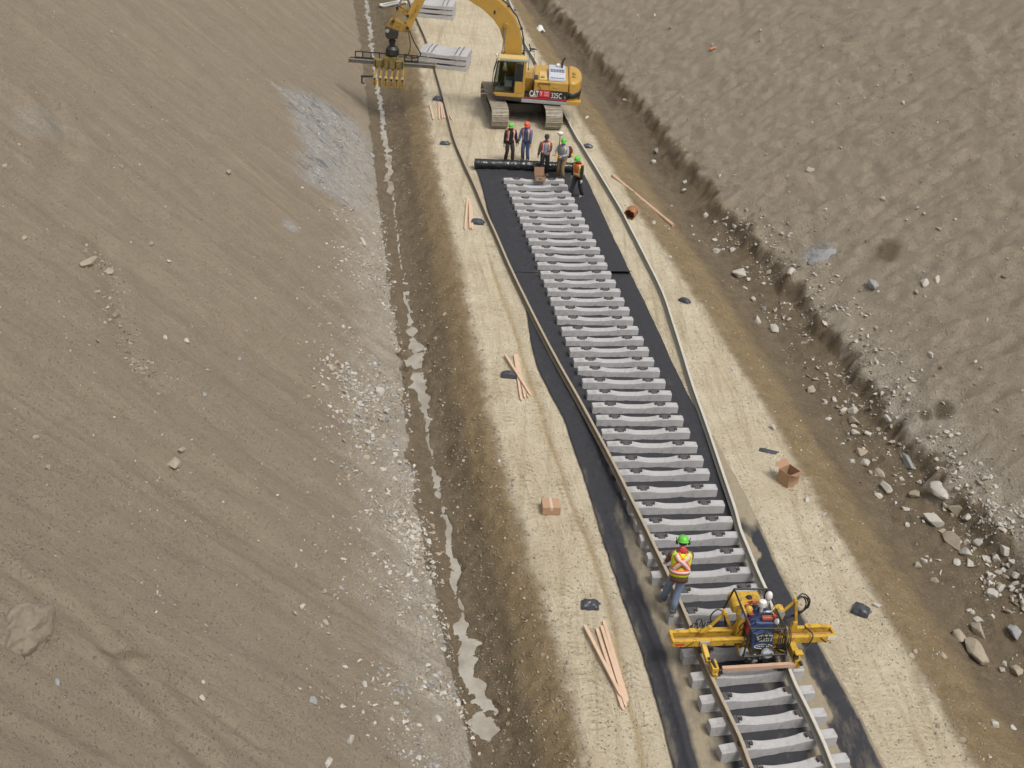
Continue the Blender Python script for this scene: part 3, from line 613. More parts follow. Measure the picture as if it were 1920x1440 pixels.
rail('rail', [(946, -20, .02), (965, 25, .02), (981, 72, .02), (1008, 120, .02), (1050, 200, .02), (1063, 222, .02), (1082, 257, .02), (1094, 275, .02), (1128, 331, .02), (1164, 391, .02), (1178, 418, .02), (1211, 482, .02), (1243, 548, .02), (1264, 610, .02), (1282, 667, .02), (1299, 722, .03), (1326, 798, .04), (1355, 884, .08),
              (1378, 952, .16), (1389, 992, .25), (1402, 1024, .27), (1415, 1056, .325), (1431, 1092, .325), (1440, 1112, .325), (1452, 1150, .325), (1465, 1200, .335), (1479, 1248, .335), (1492, 1282, .335), (1521, 1340, .335), (1545, 1392, .335), (1561, 1432, .335), (1580, 1475, .335)],
     'long pale steel rail curving along the right side of the concrete ties', [M['rail_pale'], M['head_pale']])

# ------------------------------------------------------------------ small things on the ground
def stake(a, b, label, rad=.024, z=None, mname='wood', wid=None):
    A = Vector(at(a[0], a[1], .05)); B = Vector(at(b[0], b[1], .05)); 
    za = z if z is not None else .045
    A.z, B.z = zt(A.x, A.y) + za, zt(B.x, B.y) + za
    c = (A + B) / 2; mb = MB(); w_ = wid or rad * 2
    d = (B - A).normalized(); mb.bar(A - c, B - c - d * w_ * 1.6, w_, w_ * .9)
    side = d.cross(Vector((0, 0, 1))).normalized() * w_ / 2; up = Vector((0, 0, w_ * .45)); E_ = B - c - d * w_ * 1.6
    mb.add([E_ + side + up, E_ - side + up, E_ - side - up, E_ + side - up, B - c], [(0, 1, 4), (1, 2, 4), (2, 3, 4), (3, 0, 4)])
    o = mb.build('wooden_stake', M[mname], None, bevel=.003); o.location = c; tag(o, label, 'stake', 'timber stakes lying in bundles'); return o
S = [((806, 196), (813, 224), 'lone timber stake lying left of the others near the grapple'), ((823, 192), (824, 223), 'timber stake under the dark bag near the grapple, left of three'), ((826, 192), (830, 222), 'timber stake under the dark bag near the grapple, middle of three'), ((829, 194), (834, 222), 'timber stake under the dark bag near the grapple, nearest the rail'), ((844, 216), (848, 224), 'short timber stake lying just right of the left rail'),
     ((877, 369), (872, 430), 'pale stake beside the bag at the fabric edge, leaning left'), ((880, 372), (882, 428), 'pale stake beside the bag at the fabric edge, in the middle'), ((884, 384), (886, 430), 'pale stake touching the bag at the fabric edge'),
     ((965, 664), (978, 751), 'timber stake lying straight under the crossing one beside a bag'), ((968, 664), (985, 746), 'timber stake in the crossed bundle, second from the left end'), ((972, 690), (991, 744), 'short visible timber stake at the right of the crossed bundle'), ((947, 667), (995, 743), 'timber stake lying diagonally across the bundle beside a bag'),
     ((1096, 1176), (1165, 1309), 'leftmost long pinkish timber stake of the nearest bundle, overlapping its neighbour'), ((1119, 1177), (1169, 1331), 'long timber stake reaching farthest forward in the nearest bundle'), ((1128, 1173), (1175, 1325), 'long timber stake third from the left in the nearest bundle'), ((1132, 1163), (1178, 1315), 'rightmost long timber stake of the nearest bundle')]
for i, (a, b, lb) in enumerate(S):
    stake(a, b, lb, rad=.04 if i < 8 else .038, z=.1 if i in (11, 12) else .035)
# long pole
def pole():
    A = Vector(hit(1148, 332)); B = Vector(hit(1262, 427)); A.z += .07; B.z += .09
    c = (A + B) / 2; mb = MB().tube([A - c, (A + B) / 2 - c, B - c], [.085, .08, .075], 14)
    o = mb.build('timber_pole', M['wood_pink'], None, smooth=40); o.location = c; tag(o, 'long pinkish timber pole lying down the bank into the right ditch', 'pole')
pole()
def bag(px, py, w_px, label, h=.16, ratio=.6, rz=0., z=0., dark=1.):
    P = Vector(hit(px, py)); w_ = w_px / ppm(P)
    bm = bmesh.new(); bmesh.ops.create_icosphere(bm, subdivisions=4, radius=1.); s0 = random.uniform(0, 50)
    for v in bm.verts:
        p = v.co.copy(); k = 1 + .22 * float(perlin(p.x * 2 + s0, p.y * 2 + p.z)) + .12 * float(perlin(p.x * 5 + s0, p.z * 5 + p.y * 3))
        pinch = 1 - .35 * max(0, p.x) ** 6; hx_ = math.hypot(p.x, p.y) + 1e-6; sq_ = hx_ / max(abs(p.x), abs(p.y), 1e-6); sq_ = 1 + (sq_ - 1) * .75; p.x *= sq_; p.y *= sq_
        v.co = Vector((p.x * w_ / 2 * (1 + .06 * (abs(p.y) > .5)), p.y * w_ / 2 * ratio * k * pinch, (max(p.z, -.25) + .25) * h * k * pinch * .62))
    for s in (0, 1):                                   # tied corners
        pass
    me = bpy.data.meshes.new('sandbag'); bm.to_mesh(me); bm.free(); me.materials.append(M['bag']); smooth_mesh(me, 60)
    o = bpy.data.objects.new('plastic_bag', me); sc.collection.objects.link(o); o.location = P + Vector((0, 0, z - .01)); o.rotation_euler = (0, 0, rz)
    tie = MB().tube([(w_ * .44, .05, h * .18), (w_ * .50, .06, h * .26), (w_ * .54, .08, h * .24)], [.05, .02, .035], 8).build('bag_neck', M['bag'], o, smooth=60)
    tag(o, label, 'bag', 'dark filled bags beside the track'); return o
bag(821, 188, 19, 'dark bag lying on the stakes against the left rail near the grapple', .28)
bag(834, 271, 19, 'small dark bluish bag on the tan bed left of the rail', .22)
bag(895, 419, 25, 'dark bag beside pale stakes at the left fabric edge', .26)
bag(954, 706, 30, 'dark bluish bag beside the crossed timber stakes', .26)
bag(1106, 1137, 34, 'square charcoal bag on tan bed above the nearest stakes', .24, .75)
bag(1283, 566, 22, 'dark oval bag lying on the right shoulder of the bed', .22, .6, R(-40))
bag(1440, 847, 34, 'flat black plastic bag near the open cardboard box', .10, .35, R(-15))
bag(1613, 1148, 32, 'plump grey-blue bag beside a pale stone on the right shoulder', .3, .9, R(-25))
bag(1102, 277, 18, 'dark bluish bag beside the right rail level with the workers', .26)
bag(998, 94, 16, 'thin dark bag beside the right rail behind the excavator boom', .18, .4)
bag(962, 20, 12, 'dark bag beside the right rail at the top edge', .2)

def carton(x, y, z, rz, sx, sy, sz, label, open_=True):
    t = empty('cardboard_box', (x, y, z), rz, label, 'box')
    th = .012; b = MB()
    if open_:
        b.box((0, 0, th / 2), (sx, sy, th)); b.box((0, -sy / 2, sz / 2), (sx, th, sz)); b.box((0, sy / 2, sz / 2), (sx, th, sz))
        b.box((-sx / 2, 0, sz / 2), (th, sy - th, sz - .002)); b.box((sx / 2, 0, sz / 2), (th, sy - th, sz - .002)); b.build('box_body', M['card'], t)
    else:
        b.box((0, 0, sz / 2), (sx, sy, sz)); b.build('box_body', M['card'], t, bevel=.006)
        MB().box((0, 0, sz + .002), (.07, sy + .004, .003)).box((0, -sy / 2 - .002, sz - .05), (.07, .003, .10)).build('packing_tape', M['tape'], t)
    return t
c = carton(1.27, 24.62, .0, R(7), .47, .42, .24, 'closed brown cardboard box with a tape strip on the left bed', False)
c = carton(7.82, 26.78, zt(7.82, 26.78) - .01, R(38), .42, .40, .44, 'open empty brown cardboard box on the right shoulder')
for sgn, ang in ((1, 25), (-1, -160)):
    f = MB().box((0, .1, 0), (.40, .2, .008)).build('box_flap', M['card_in'], c); f.location = (0, sgn * .2, .44); f.rotation_euler = (R(ang * sgn if sgn > 0 else 20), 0, 0 if sgn > 0 else math.pi)
c = carton(.45, 46.98, .272, R(9), .42, .36, .2, 'open cardboard box with a raised flap on the farthest tie')
f = MB().box((0, 0, .14), (.42, .01, .28)).build('box_flap', M['card_in'], c); f.location = (-.02, .19, .2); f.rotation_euler = (R(-8), 0, 0)
MB().box((0, .02, .06), (.36, .28, .1)).build('box_contents', M['pad'], c, bevel=.01)
MB().box((-.03, -.187, .1), (.05, .004, .06)).box((.04, -.187, .1), (.015, .004, .06)).build('printed_mark', M['black'], c)
# round orange-brown carton at the right rail
def drum():
    P = Vector(hit(1182, 408)); t = empty('cardboard_drum', P, R(-20), 'battered rust-brown cardboard drum lying open beside the right rail', 'drum')
    Mx = Matrix.Rotation(R(90), 3, 'X') ; pr = [(.20, -.28), (.23, -.26), (.235, 0), (.23, .26), (.215, .27), (.20, .25), (.195, -.2), (.05, -.24)]
    MB().lathe(pr, (0, 0, .21), 22, 0, Mx).build('drum_shell', mat('rusty_brown_card', (.30, .13, .06), .8, var=.35, scale=6, bump=.3), t, smooth=40)
    MB().box((.12, -.2, .39), (.14, .2, .01)).build('torn_flap', M['card'], t)
drum()
def soft_rag(px, py, sx, sy, sz, m, name, label, cat, rz=0):
    P = Vector(hit(px, py)); N = 12; vs = []; s0 = random.uniform(0, 30)
    for i in range(N):
        for j in range(N):
            u, v = i / (N - 1) - .5, j / (N - 1) - .5
            vs.append((u * sx * (1 + .3 * float(perlin(v * 3 + s0, 1))), v * sy * (1 + .4 * float(perlin(u * 3 + s0, 5))), .03 + sz * max(0, 1 - 3 * (u * u + v * v)) * (1 + .8 * float(perlin(u * 6 + s0, v * 6)))))
    o = MB().add(vs, [(i * N + j, (i + 1) * N + j, (i + 1) * N + j + 1, i * N + j + 1) for i in range(N - 1) for j in range(N - 1)]).build(name, m, None, smooth=180)
    so_ = o.modifiers.new('t', 'SOLIDIFY'); so_.thickness = .01
    o.location = P; o.rotation_euler = (0, 0, rz); tag(o, label, cat)
soft_rag(1012, 58, .5, .55, .3, M['white'], 'plastic_sack', 'crumpled white plastic sack lying in the right ditch', 'sack', .6)
soft_rag(1338, 92, .55, .18, .08, mat('orange_ribbon', (.45, .14, .05), .7), 'ribbon', 'faded orange strip of ribbon on the right slope', 'ribbon', R(35))
def hose_loop():
    pts = []
    for px, py in [(757, 2), (745, 6), (730, 9), (718, 11), (713, 12), (720, 15), (735, 12), (750, 9), (762, 7)]:
        P = Vector(hit(px, py)); P.z += .09; pts.append(P)
    P = catmull([tuple(p) for p in pts], 6)
    o = MB().tube([tuple(p) for p in P], .085, 8).build('plastic_hose', M['white'], None, smooth=60); tag(o, 'white plastic hose looped on the ground beside the far ditch', 'hose')
hose_loop()
# ------------------------------------------------------------------ glass you can see through
def glass_mat():
    m = bpy.data.materials.new('cab_glass'); m.use_nodes = True; t = m.node_tree; n = t.nodes; l = t.links
    n.remove(n['Principled BSDF']); tr = n.new('ShaderNodeBsdfTransparent'); tr.inputs[0].default_value = (.50, .58, .54, 1)
    gl = n.new('ShaderNodeBsdfGlossy'); gl.inputs['Roughness'].default_value = .03; fr = n.new('ShaderNodeFresnel'); fr.inputs[0].default_value = 1.5
    mx = n.new('ShaderNodeMixShader'); l.new(fr.outputs[0], mx.inputs[0]); l.new(tr.outputs[0], mx.inputs[1]); l.new(gl.outputs[0], mx.inputs[2])
    l.new(mx.outputs[0], n['Material Output'].inputs[0]); return m
M['cab_glass'] = glass_mat()
def text_mesh(s, size, mat_, name, parent, loc, xdir=(-1, 0, 0), up=(0, 0, 1), bold=.02, depth=.004, shear=0., sx=1.):
    cu = bpy.data.curves.new(name, 'FONT'); cu.body = s; cu.size = size; cu.offset = bold; cu.extrude = depth; cu.shear = shear; cu.align_x = 'CENTER'; cu.align_y = 'CENTER'
    ob = bpy.data.objects.new('tmp', cu); sc.collection.objects.link(ob)
    dg = bpy.context.evaluated_depsgraph_get(); me = bpy.data.meshes.new_from_object(ob.evaluated_get(dg)); bpy.data.objects.remove(ob)
    me.materials.clear(); me.materials.append(mat_); o = bpy.data.objects.new(name, me); sc.collection.objects.link(o); o.parent = parent
    me.transform(Matrix.Diagonal((sx, 1, 1, 1)))
    x = Vector(xdir).normalized(); z = x.cross(Vector(up)).normalized(); y = z.cross(x)
    o.matrix_basis = Matrix(((x.x, y.x, z.x, loc[0]), (x.y, y.y, z.y, loc[1]), (x.z, y.z, z.z, loc[2]), (0, 0, 0, 1))); return o

def excavator():
    Y, YD, BK = M['yellow'], M['yellow_dirty'], M['black']
    T = empty('excavator', (-.72, 56.0, 0), R(-178.9), 'yellow tracked excavator with raised boom holding a tie grapple', 'excavator')
    # ---- undercarriage (local y axis of the tracks turned to follow the bed)
    ta = R(-80.8); TM = Matrix.Rotation(ta, 4, 'Z')
    def tr(o): o.matrix_basis = TM @ o.matrix_basis; return o
    fr = MB().box((0, 0, .62), (1.6, 1.9, .34)); fr.box((.55, 0, .5), (.35, 2.2, .3)); fr.box((-.55, 0, .5), (.35, 2.2, .3)); fr.lathe([(.68, .75), (.72, .8), (.72, 1.08), (.6, 1.1)], (0, 0, 0), 28)
    tr(fr.build('undercarriage', M['dark_steel'], T, bevel=.02))
    for s in (-1, 1):
        yc = s * 1.285; Lh, r_ = 1.83, .46
        def loop(rr, k=64):
            P = []; per = 4 * Lh + 2 * math.pi * rr
            for i in range(k):
                d = per * i / k
                if d < 2 * Lh: P.append((-Lh + d, .48 + rr, 0.))
                elif d < 2 * Lh + math.pi * rr: a = (d - 2 * Lh) / rr; P.append((Lh + math.sin(a) * rr, .48 + math.cos(a) * rr, a))
                elif d < 4 * Lh + math.pi * rr: P.append((Lh - (d - 2 * Lh - math.pi * rr), .48 - rr, math.pi))
                else: a = math.pi + (d - 4 * Lh - math.pi * rr) / rr; P.append((-Lh + math.sin(a) * rr, .48 + math.cos(a) * rr, a))
            return P
        b = MB(); K = 50
        for (x, z, a) in loop(r_, K):
            m3 = Matrix.Rotation(a, 3, 'Y')
            b.box((x, yc, z), (.185, .80, .03), 0, m3)
            b.box(Vector((x, yc, z)) + m3 @ Vector((.05, 0, .03)), (.018, .80, .045), 0, m3)
            b.box(Vector((x, yc, z)) + m3 @ Vector((-.02, 0, .025)), (.014, .80, .028), 0, m3)
        tk = tr(b.build('crawler_track', M['track'], T))
        b = MB()
        for (x, z, a) in loop(r_ - .07, 44):
            b.box((x, yc, z), (.17, .22, .11), 0, Matrix.Rotation(a, 3, 'Y'))
        b.build('track_chain', M['dark_steel'], tk)
        b = MB().box((0, yc, .50), (3.1, .34, .34)); b.prism([(-1.5, .66), (1.5, .66), (1.3, .78), (-1.3, .78)], yc - .15, yc + .15)
        b.build('track_frame', M['dark_steel'], tk, bevel=.02)
        for xe in (-Lh, Lh):
            b = MB().lathe([(.12, -.13), (.36, -.12), (.37, -.05), (.37, .05), (.36, .12), (.12, .13)], (0, 0, 0), 24, 0, Matrix.Rotation(math.pi / 2, 3, 'X'))
            b.build('track_wheel', M['dark_steel'], tk, smooth=30, loc=(xe, yc, .48))
        b = MB()
        for i in range(7): b.tube([(-1.35 + i * .45, yc - .14, .2), (-1.35 + i * .45, yc + .14, .2)], .12, 12)
        b.build('track_rollers', M['dark_steel'], tk)
    # ---- revolving deck and body
    lower = set(T.children)
    dk = [(1.62, -1.38), (1.62, 1.38), (-2.2, 1.40), (-2.62, 1.10), (-2.86, .6), (-2.95, 0), (-2.86, -.6), (-2.62, -1.10), (-2.2, -1.38)]
    MB().prism(dk, 1.08, 1.27, 'z').build('deck', M['dark_steel'], T, bevel=.03)
    MB().prism([(-2.15, 1.08), (-2.75, 1.08), (-2.93, 1.2), (-2.93, 1.3), (-2.15, 1.3)], 1.05, 1.405).build('tail_skirt', Y, T, bevel=.03)
    body = [(-.36, -1.36), (-.36, 1.38), (-2.2, 1.38), (-2.2, -1.36)]
    MB().prism(body, 1.271, 2.12, 'z').build('engine_house', Y, T, bevel=.05)
    N = 14; cw = [(-2.204, 1.39)] + [(-2.25 - .70 * math.sin(math.pi * i / N) ** .75, 1.39 * math.cos(math.pi * i / N)) for i in range(1, N)] + [(-2.204, -1.39)]
    MB().prism(cw, 1.272, 2.19, 'z').build('counterweight', Y, T, bevel=.12, smooth=40)
    for s in (.55, .05): MB().lathe([(.10, 0), (.11, .04), (.07, .09), (.02, .10)], (-2.5, s, 2.19), 16).build('lifting_eye', YD, T, smooth=50)
    # side livery: black swoosh, red stripe, sill
    sw = [(.25, 1.34), (-.05, 1.50), (-.4, 1.66), (-.7, 1.73), (-2.19, 1.71), (-2.19, 1.34)]
    MB().prism(sw, 1.381, 1.388).build('black_side_panel', BK, T)
    MB().prism([(.25, 1.285), (-2.19, 1.285), (-2.19, 1.335), (.25, 1.335)], 1.381, 1.390).build('red_stripe', M['red'], T)
    b = MB(); 
    for i in range(N // 2):
        pass
    wrap = [(x - .012 if i else x, y * 1.008) for i, (x, y) in enumerate(cw[:8])]
    vs = [(x, y, z) for x, y in wrap for z in (1.40, 1.66)]
    b.add(vs, [(2 * i, 2 * i + 1, 2 * i + 3, 2 * i + 2) for i in range(len(wrap) - 1)]); o = b.build('black_tail_panel', BK, T, smooth=60); s_ = o.modifiers.new('t', 'SOLIDIFY'); s_.thickness = .01; s_.offset = 0
    MB().box((-1.0, 1.386, 1.15), (2.5, .035, .17)).build('side_sill', M['grey_metal'], T, bevel=.015)
    text_mesh('CAT', .40, M['white'], 'lettering', T, (-.40, 1.392, 1.50), bold=.014, sx=.62)
    MB().prism([(-.33, 1.345), (-.47, 1.345), (-.40, 1.45)], 1.3915, 1.3985).build('yellow_triangle', M['yellow_mach'], T)
    text_mesh('325C', .36, M['white'], 'lettering', T, (-1.60, 1.392, 1.485), bold=.003, sx=.74)
    text_mesh('L', .12, M['white'], 'lettering', T, (-2.06, 1.392, 1.44), bold=.003)
    st = MB().box((-.96, 1.391, 1.545), (.60, .008, .32)).build('red_sticker', M['red'], T)
    b = MB().box((-.78, 1.397, 1.63), (.13, .006, .035)).box((-.78, 1.397, 1.56), (.05, .006, .17)).box((-.78, 1.397, 1.47), (.03, .006, .05))
    for i in range(3): b.box((-1.06, 1.397, 1.635 - i * .085), (.24, .006, .03))
    b.build('sticker_print', mat('pale_pink_print', (.75, .45, .47), .5), st)
    MB().box((-1.45, 1.384, 1.90), (.42, .008, .13)).build('yellow_label', M['yellow_mach'], T)
    MB().box((-1.50, 1.390, 1.90), (.12, .005, .045)).box((-1.59, 1.390, 1.89), (.08, .006, .07)).build('label_print', M['grey_metal'], T)
    b = MB()
    for i in range(11): b.box((-.62 - i * .058, 1.386, 2.02), (.030, .012, .10))
    b.build('side_vents', BK, T)
    b = MB()
    for x in (-.375, -1.18, -2.195): b.box((x, 1.3815, 1.93), (.012, .006, .40))
    b.tube([(-.75, 1.40, 1.75), (-.55, 1.42, 2.02)], .012, 6); b.build('door_seams', BK, T)
    # top of the engine house
    MB().box((-.83, .55, 2.15), (.42, 1.25, .06)).build('top_hatch', M['cream'], T, bevel=.015)
    MB().lathe([(.10, 0), (.11, .05), (.05, .09)], (-.80, .95, 2.18), 14).build('filler_cap', YD, T, smooth=50)
    MB().box((-.46, .85, 2.14), (.2, .6, .05)).build('top_recess', BK, T)
    gm = mat('pale_blue_grey_cover', (.46, .48, .55), .45, var=.1)
    hood = MB().prism([(1.25, 2.121), (1.22, 2.24), (.82, 2.30), (.78, 2.38), (-.55, 2.40), (-.65, 2.121)], -2.02, -1.12, 'x').build('engine_hood', gm, T, bevel=.03)
    b = MB()
    for i in range(9): b.box((-1.24 - i * .085, .52, 2.393), (.045, .16, .02)); b.box((-1.24 - i * .085, .28, 2.396), (.045, .16, .02)); b.box((-1.24 - i * .085, 1.13, 2.262), (.045, .10, .02))
    b.build('hood_louvres', BK, hood)
    MB().box((-1.57, .76, 2.345), (.88, .02, .03)).build('hood_ridge', M['white'], hood)
    MB().tube([(-1.82, -.15, 2.38), (-1.82, -.15, 2.62), (-1.88, -.2, 2.78), (-1.96, -.24, 2.84)], .055, 12).build('exhaust_pipe', BK, T, smooth=50)
    MB().ball((-1.62, -.3, 2.45), (.13, .13, .10)).build('air_cleaner', M['white'], T, smooth=60)
    # right side tank and boom foot bulkhead
    MB().box((.55, -.95, 1.60), (1.75, .80, .66)).build('tool_box', Y, T, bevel=.04)
    MB().box((-.05, -.05, 1.62), (.55, .95, .68)).build('boom_bulkhead', YD, T, bevel=.03)
    for (a, b_) in (((1.35, -1.3), (-.3, -1.3)),):
        MB().tube([(a[0], a[1], 1.9), (a[0], a[1], 2.75), (b_[0], b_[1], 2.75), (b_[0], b_[1], 2.1)], .02, 6).build('handrail', BK, T)
    # ---- cab
    cx0, cx1, cy0, cy1 = .12, 1.78, .46, 1.39
    MB().prism([(cx0, 1.272), (1.62, 1.272), (1.76, 1.36), (1.76, 1.46), (cx0, 1.46)], cy0, cy1 + .002).build('cab_base', Y, T, bevel=.02)
    cab = MB()
    cab.box((.19, (cy0 + cy1) / 2, 2.20), (.14, .93, 1.48))                                       # rear wall
    cab.prism([(.26, 1.462), (.66, 1.462), (.66, 2.02), (.26, 2.02)], 1.33, 1.391)                # panel below rear window
    cab.build('cab_shell', Y, T, bevel=.02)
    f = MB(); k = .045
    for y in (cy0 + .03, cy1 - .03):
        f.bar((.68, y, 1.47), (.68, y, 2.93), .06, k); f.bar((1.76, y, 1.44), (1.78, y, 1.8), .05, k); f.bar((1.78, y, 1.8), (1.60, y, 2.93), .05, k); f.bar((.26, y, 2.93), (1.62, y, 2.93), .06, .07); f.bar((.26, y, 1.47), (1.76, y, 1.46), .05, .05)
    f.bar((1.61, cy0, 2.93), (1.61, cy1, 2.93), .06, .06); f.bar((1.77, cy0, 1.47), (1.77, cy1, 1.47), .05, .05); f.bar((1.2, cy1 - .02, 1.5), (1.2, cy1 - .02, 1.72), .03, .03)
    f.build('cab_frame', BK, T)
    MB().prism([(.10, 2.94), (1.66, 2.94), (1.60, 3.01), (.16, 3.01)], cy0 - .02, cy1 + .02).build('cab_roof', M['cream'], T, bevel=.03)
    MB().box((.75, cy1 - .1, 3.005), (1.55, .26, .03)).box((.4, cy1 + .0, 2.97), (.1, .04, .06)).build('roof_gutter', mat('grey_green_roof', (.22, .28, .25), .4), T)
    g1 = MB().add([(.70, cy1 - .02, 1.5), (1.74, cy1 - .02, 1.5), (1.755, cy1 - .02, 1.8), (1.60, cy1 - .02, 2.9), (.70, cy1 - .02, 2.9)], [(0, 1, 2, 3, 4)]).build('door_window', M['cab_glass'], T)
    MB().add([(.70, cy0 + .02, 1.5), (1.74, cy0 + .02, 1.5), (1.755, cy0 + .02, 1.8), (1.60, cy0 + .02, 2.9), (.70, cy0 + .02, 2.9)], [(0, 1, 2, 3, 4)]).build('right_window', M['cab_glass'], T)
    MB().add([(1.76, cy0 + .05, 1.5), (1.76, cy1 - .05, 1.5), (1.785, cy1 - .05, 1.8), (1.785, cy0 + .05, 1.8)], [(0, 1, 2, 3)]).add([(1.785, cy0 + .05, 1.8), (1.785, cy1 - .05, 1.8), (1.605, cy1 - .05, 2.9), (1.605, cy0 + .05, 2.9)], [(0, 1, 2, 3)]).build('windscreen', M['cab_glass'], T)
    MB().box((.46, cy1 - .01, 2.46), (.36, .012, .82)).build('rear_side_window', M['glass'], T)
    st = MB().box((.78, .92, 1.72), (.5, .5, .14)).box((.55, .92, 2.1), (.13, .48, .72)).box((.53, .92, 2.52), (.1, .28, .2)).build('operator_seat', mat('blue_grey_seat', (.10, .12, .17), .8), T, bevel=.04)
    b = MB().box((1.0, .66, 1.85), (.5, .14, .3)).box((1.0, 1.18, 1.85), (.4, .12, .28)).tube([(1.15, .68, 2.0), (1.2, .68, 2.15)], .025, 6).tube([(1.15, 1.18, 2.0), (1.2, 1.18, 2.15)], .025, 6).box((1.4, .92, 1.5), (.5, .5, .03)).tube([(1.55, .85, 1.5), (1.45, .85, 1.85)], .015, 6).tube([(1.55, 1.0, 1.5), (1.45, 1.0, 1.85)], .015, 6)
    b.build('cab_controls', M['grey_metal'], T)
    b = MB()
    for i in range(5): b.tube([(1.86, cy0 + .08 + i * .19, 1.7), (1.84, cy0 + .08 + i * .19, 2.3), (1.68, cy0 + .08 + i * .19, 2.86)], .014, 6)
    for z, x in ((1.7, 1.86), (2.3, 1.84), (2.6, 1.77)): b.tube([(x, cy0 + .05, z), (x, cy1 - .05, z)], .014, 6)
    b.build('window_guard', BK, T)
    MB().tube([(1.66, cy1 - .1, 3.06), (1.70, cy1 - .1, 3.14)], .05, 10).ball((1.72, cy1 - .1, 3.18), .08).build('work_lamp', M['white'], T, smooth=60)
    MB().box((-.02, -.28, 3.2), (.05, .16, .34), 0, Matrix.Rotation(R(20), 3, 'Y')).build('mirror', BK, T)
    MB().tube([(-.02, -.3, 2.1), (-.02, -.3, 3.1)], .016, 6).build('mirror_arm', BK, T)
    SX = Matrix.Translation((-.24, 0, 0)) @ Matrix.Diagonal((.885, 1, 1, 1))
    for ch in T.children:
        if ch not in lower: ch.matrix_basis = SX @ ch.matrix_basis
    # ---- boom
    lo = [(.62, 1.55), (.82, 2.5), (.97, 3.2), (1.06, 3.62), (1.24, 4.1), (1.57, 4.52), (2.1, 4.95), (2.7, 5.27), (3.6, 5.62), (4.55, 5.98)]
    up = [(4.62, 6.33), (3.6, 6.15), (2.2, 5.78), (1.40, 5.42), (.98, 5.12), (.55, 4.62), (.30, 4.1), (.17, 3.6), (.10, 2.9), (.05, 1.9), (.2, 1.55)]
    MB().prism(lo + up, -.34, .22).build('boom', Y, T, bevel=.03)
    b = MB()
    for off in (.0, .05): b.tube([(x - .05, .12 - off * 2, z + .02) for x, z in [(.02, 1.9), (.05, 2.9), (.12, 3.6), (.25, 4.1), (.50, 4.65), (.93, 5.16), (1.38, 5.48), (2.2, 5.84), (3.6, 6.2)]], .03, 8)
    for x, z in [(.08, 3.0), (.26, 4.15), (.93, 5.15), (2.2, 5.80)]: b.box((x - .04, .05, z), (.12, .2, .08))
    b.build('boom_hoses', M['rubber'], T, smooth=60)
    for s in (.30, -.42):
        MB().tube([(1.10, s, 1.5), (1.02, s, 2.9)], .085, 14).build('boom_cylinder', Y, T, smooth=50)
        MB().tube([(1.02, s, 2.9), (.97, s, 4.28)], .048, 12).build('cylinder_rod', M['chrome'], T, smooth=50)
        MB().tube([(.97, s - .08, 4.3), (.97, s + .08, 4.3)], .11, 14).build('cylinder_eye', YD, T, smooth=40)
    MB().box((1.52, .225, 4.85), (.08, .02, .16)).build('grab_bracket', BK, T)
    # ---- stick
    sk = [(5.62, 3.92), (5.58, 3.70), (5.44, 3.74), (5.14, 4.37), (4.79, 5.1), (4.35, 6.05), (4.25, 6.8), (4.55, 7.15), (4.80, 6.6), (5.29, 5.07), (5.60, 4.40)]
    MB().prism(sk, -.22, .16).build('stick', Y, T, bevel=.02)
    MB().prism([(5.52, 4.20), (5.28, 4.35), (5.02, 4.9), (5.12, 4.95)], .162, .176).build('stick_weld_plate', YD, T)
    MB().tube([(4.5, -.03, 6.9), (5.75, -.03, 5.3)], .10, 14).build('grapple_cylinder', Y, T, smooth=50)
    MB().tube([(5.75, -.03, 5.3), (6.03, -.03, 4.72)], .05, 12).build('cylinder_rod', M['chrome'], T, smooth=50)
    b = MB()
    for s in (-.26, .16): b.bar((5.57, s, 4.36), (6.06, s, 4.68), .05, .15)
    b.build('idler_link', YD, T, bevel=.015)
    b = MB()
    for s in (-.17, .10): b.bar((6.06, s, 4.68), (6.24, s, 4.02), .06, .15)
    b.build('bucket_link', YD, T, bevel=.015)
    for (x, z) in ((5.57, 4.36), (6.06, 4.68), (6.24, 4.05), (5.56, 3.80)): MB().tube([(x, -.30, z), (x, .22, z)], .075, 14).build('pivot_pin', M['dark_steel'], T, smooth=40)
    # ---- grapple: hitch, rotator, beam, six clamps
    MB().prism([(6.40, 4.10), (6.22, 4.20), (5.75, 4.0), (5.50, 3.88), (5.46, 3.66), (5.62, 3.56), (6.0, 3.62), (6.58, 3.78)], -.20, .14).build('grapple_hitch', YD, T, bevel=.03)
    G = MB().prism([(6.62, 3.78), (5.98, 3.62), (6.02, 3.25), (6.48, 3.20), (6.58, 3.3)], -.24, .18).build('tilt_housing', M['dark_steel'], T, bevel=.03)
    MB().tube([(6.5, -.27, 3.6), (6.5, .21, 3.6)], .09, 14).build('tilt_pin', M['grey_metal'], G, smooth=40)
    MB().lathe([(.12, 2.8), (.14, 2.86), (.13, 3.0), (.17, 3.04), (.17, 3.12), (.13, 3.15), (.15, 3.24)], (6.29, -.03, 0), 18).build('swivel', BK, T, smooth=35)
    MB().lathe([(.20, 2.36), (.30, 2.42), (.33, 2.55), (.31, 2.72), (.20, 2.84)], (6.27, -.03, 0), 22).build('rotator', BK, T, smooth=35)
    MB().tube([(6.27, .28, 2.6), (6.27, .34, 2.6)], .10, 14).build('rotator_motor', M['dark_steel'], T, smooth=40)
    beam = MB().box((6.26, .0, 2.02), (4.16, .14, .19)).box((6.26, -.26, 2.02), (4.16, .10, .19)).build('grapple_beam', mat('greasy_beam_steel', (.13, .125, .10), .5, metal=.2, var=.4, scale=5, col2=(.24, .21, .15), amt=.4, scale2=6), T, bevel=.015)
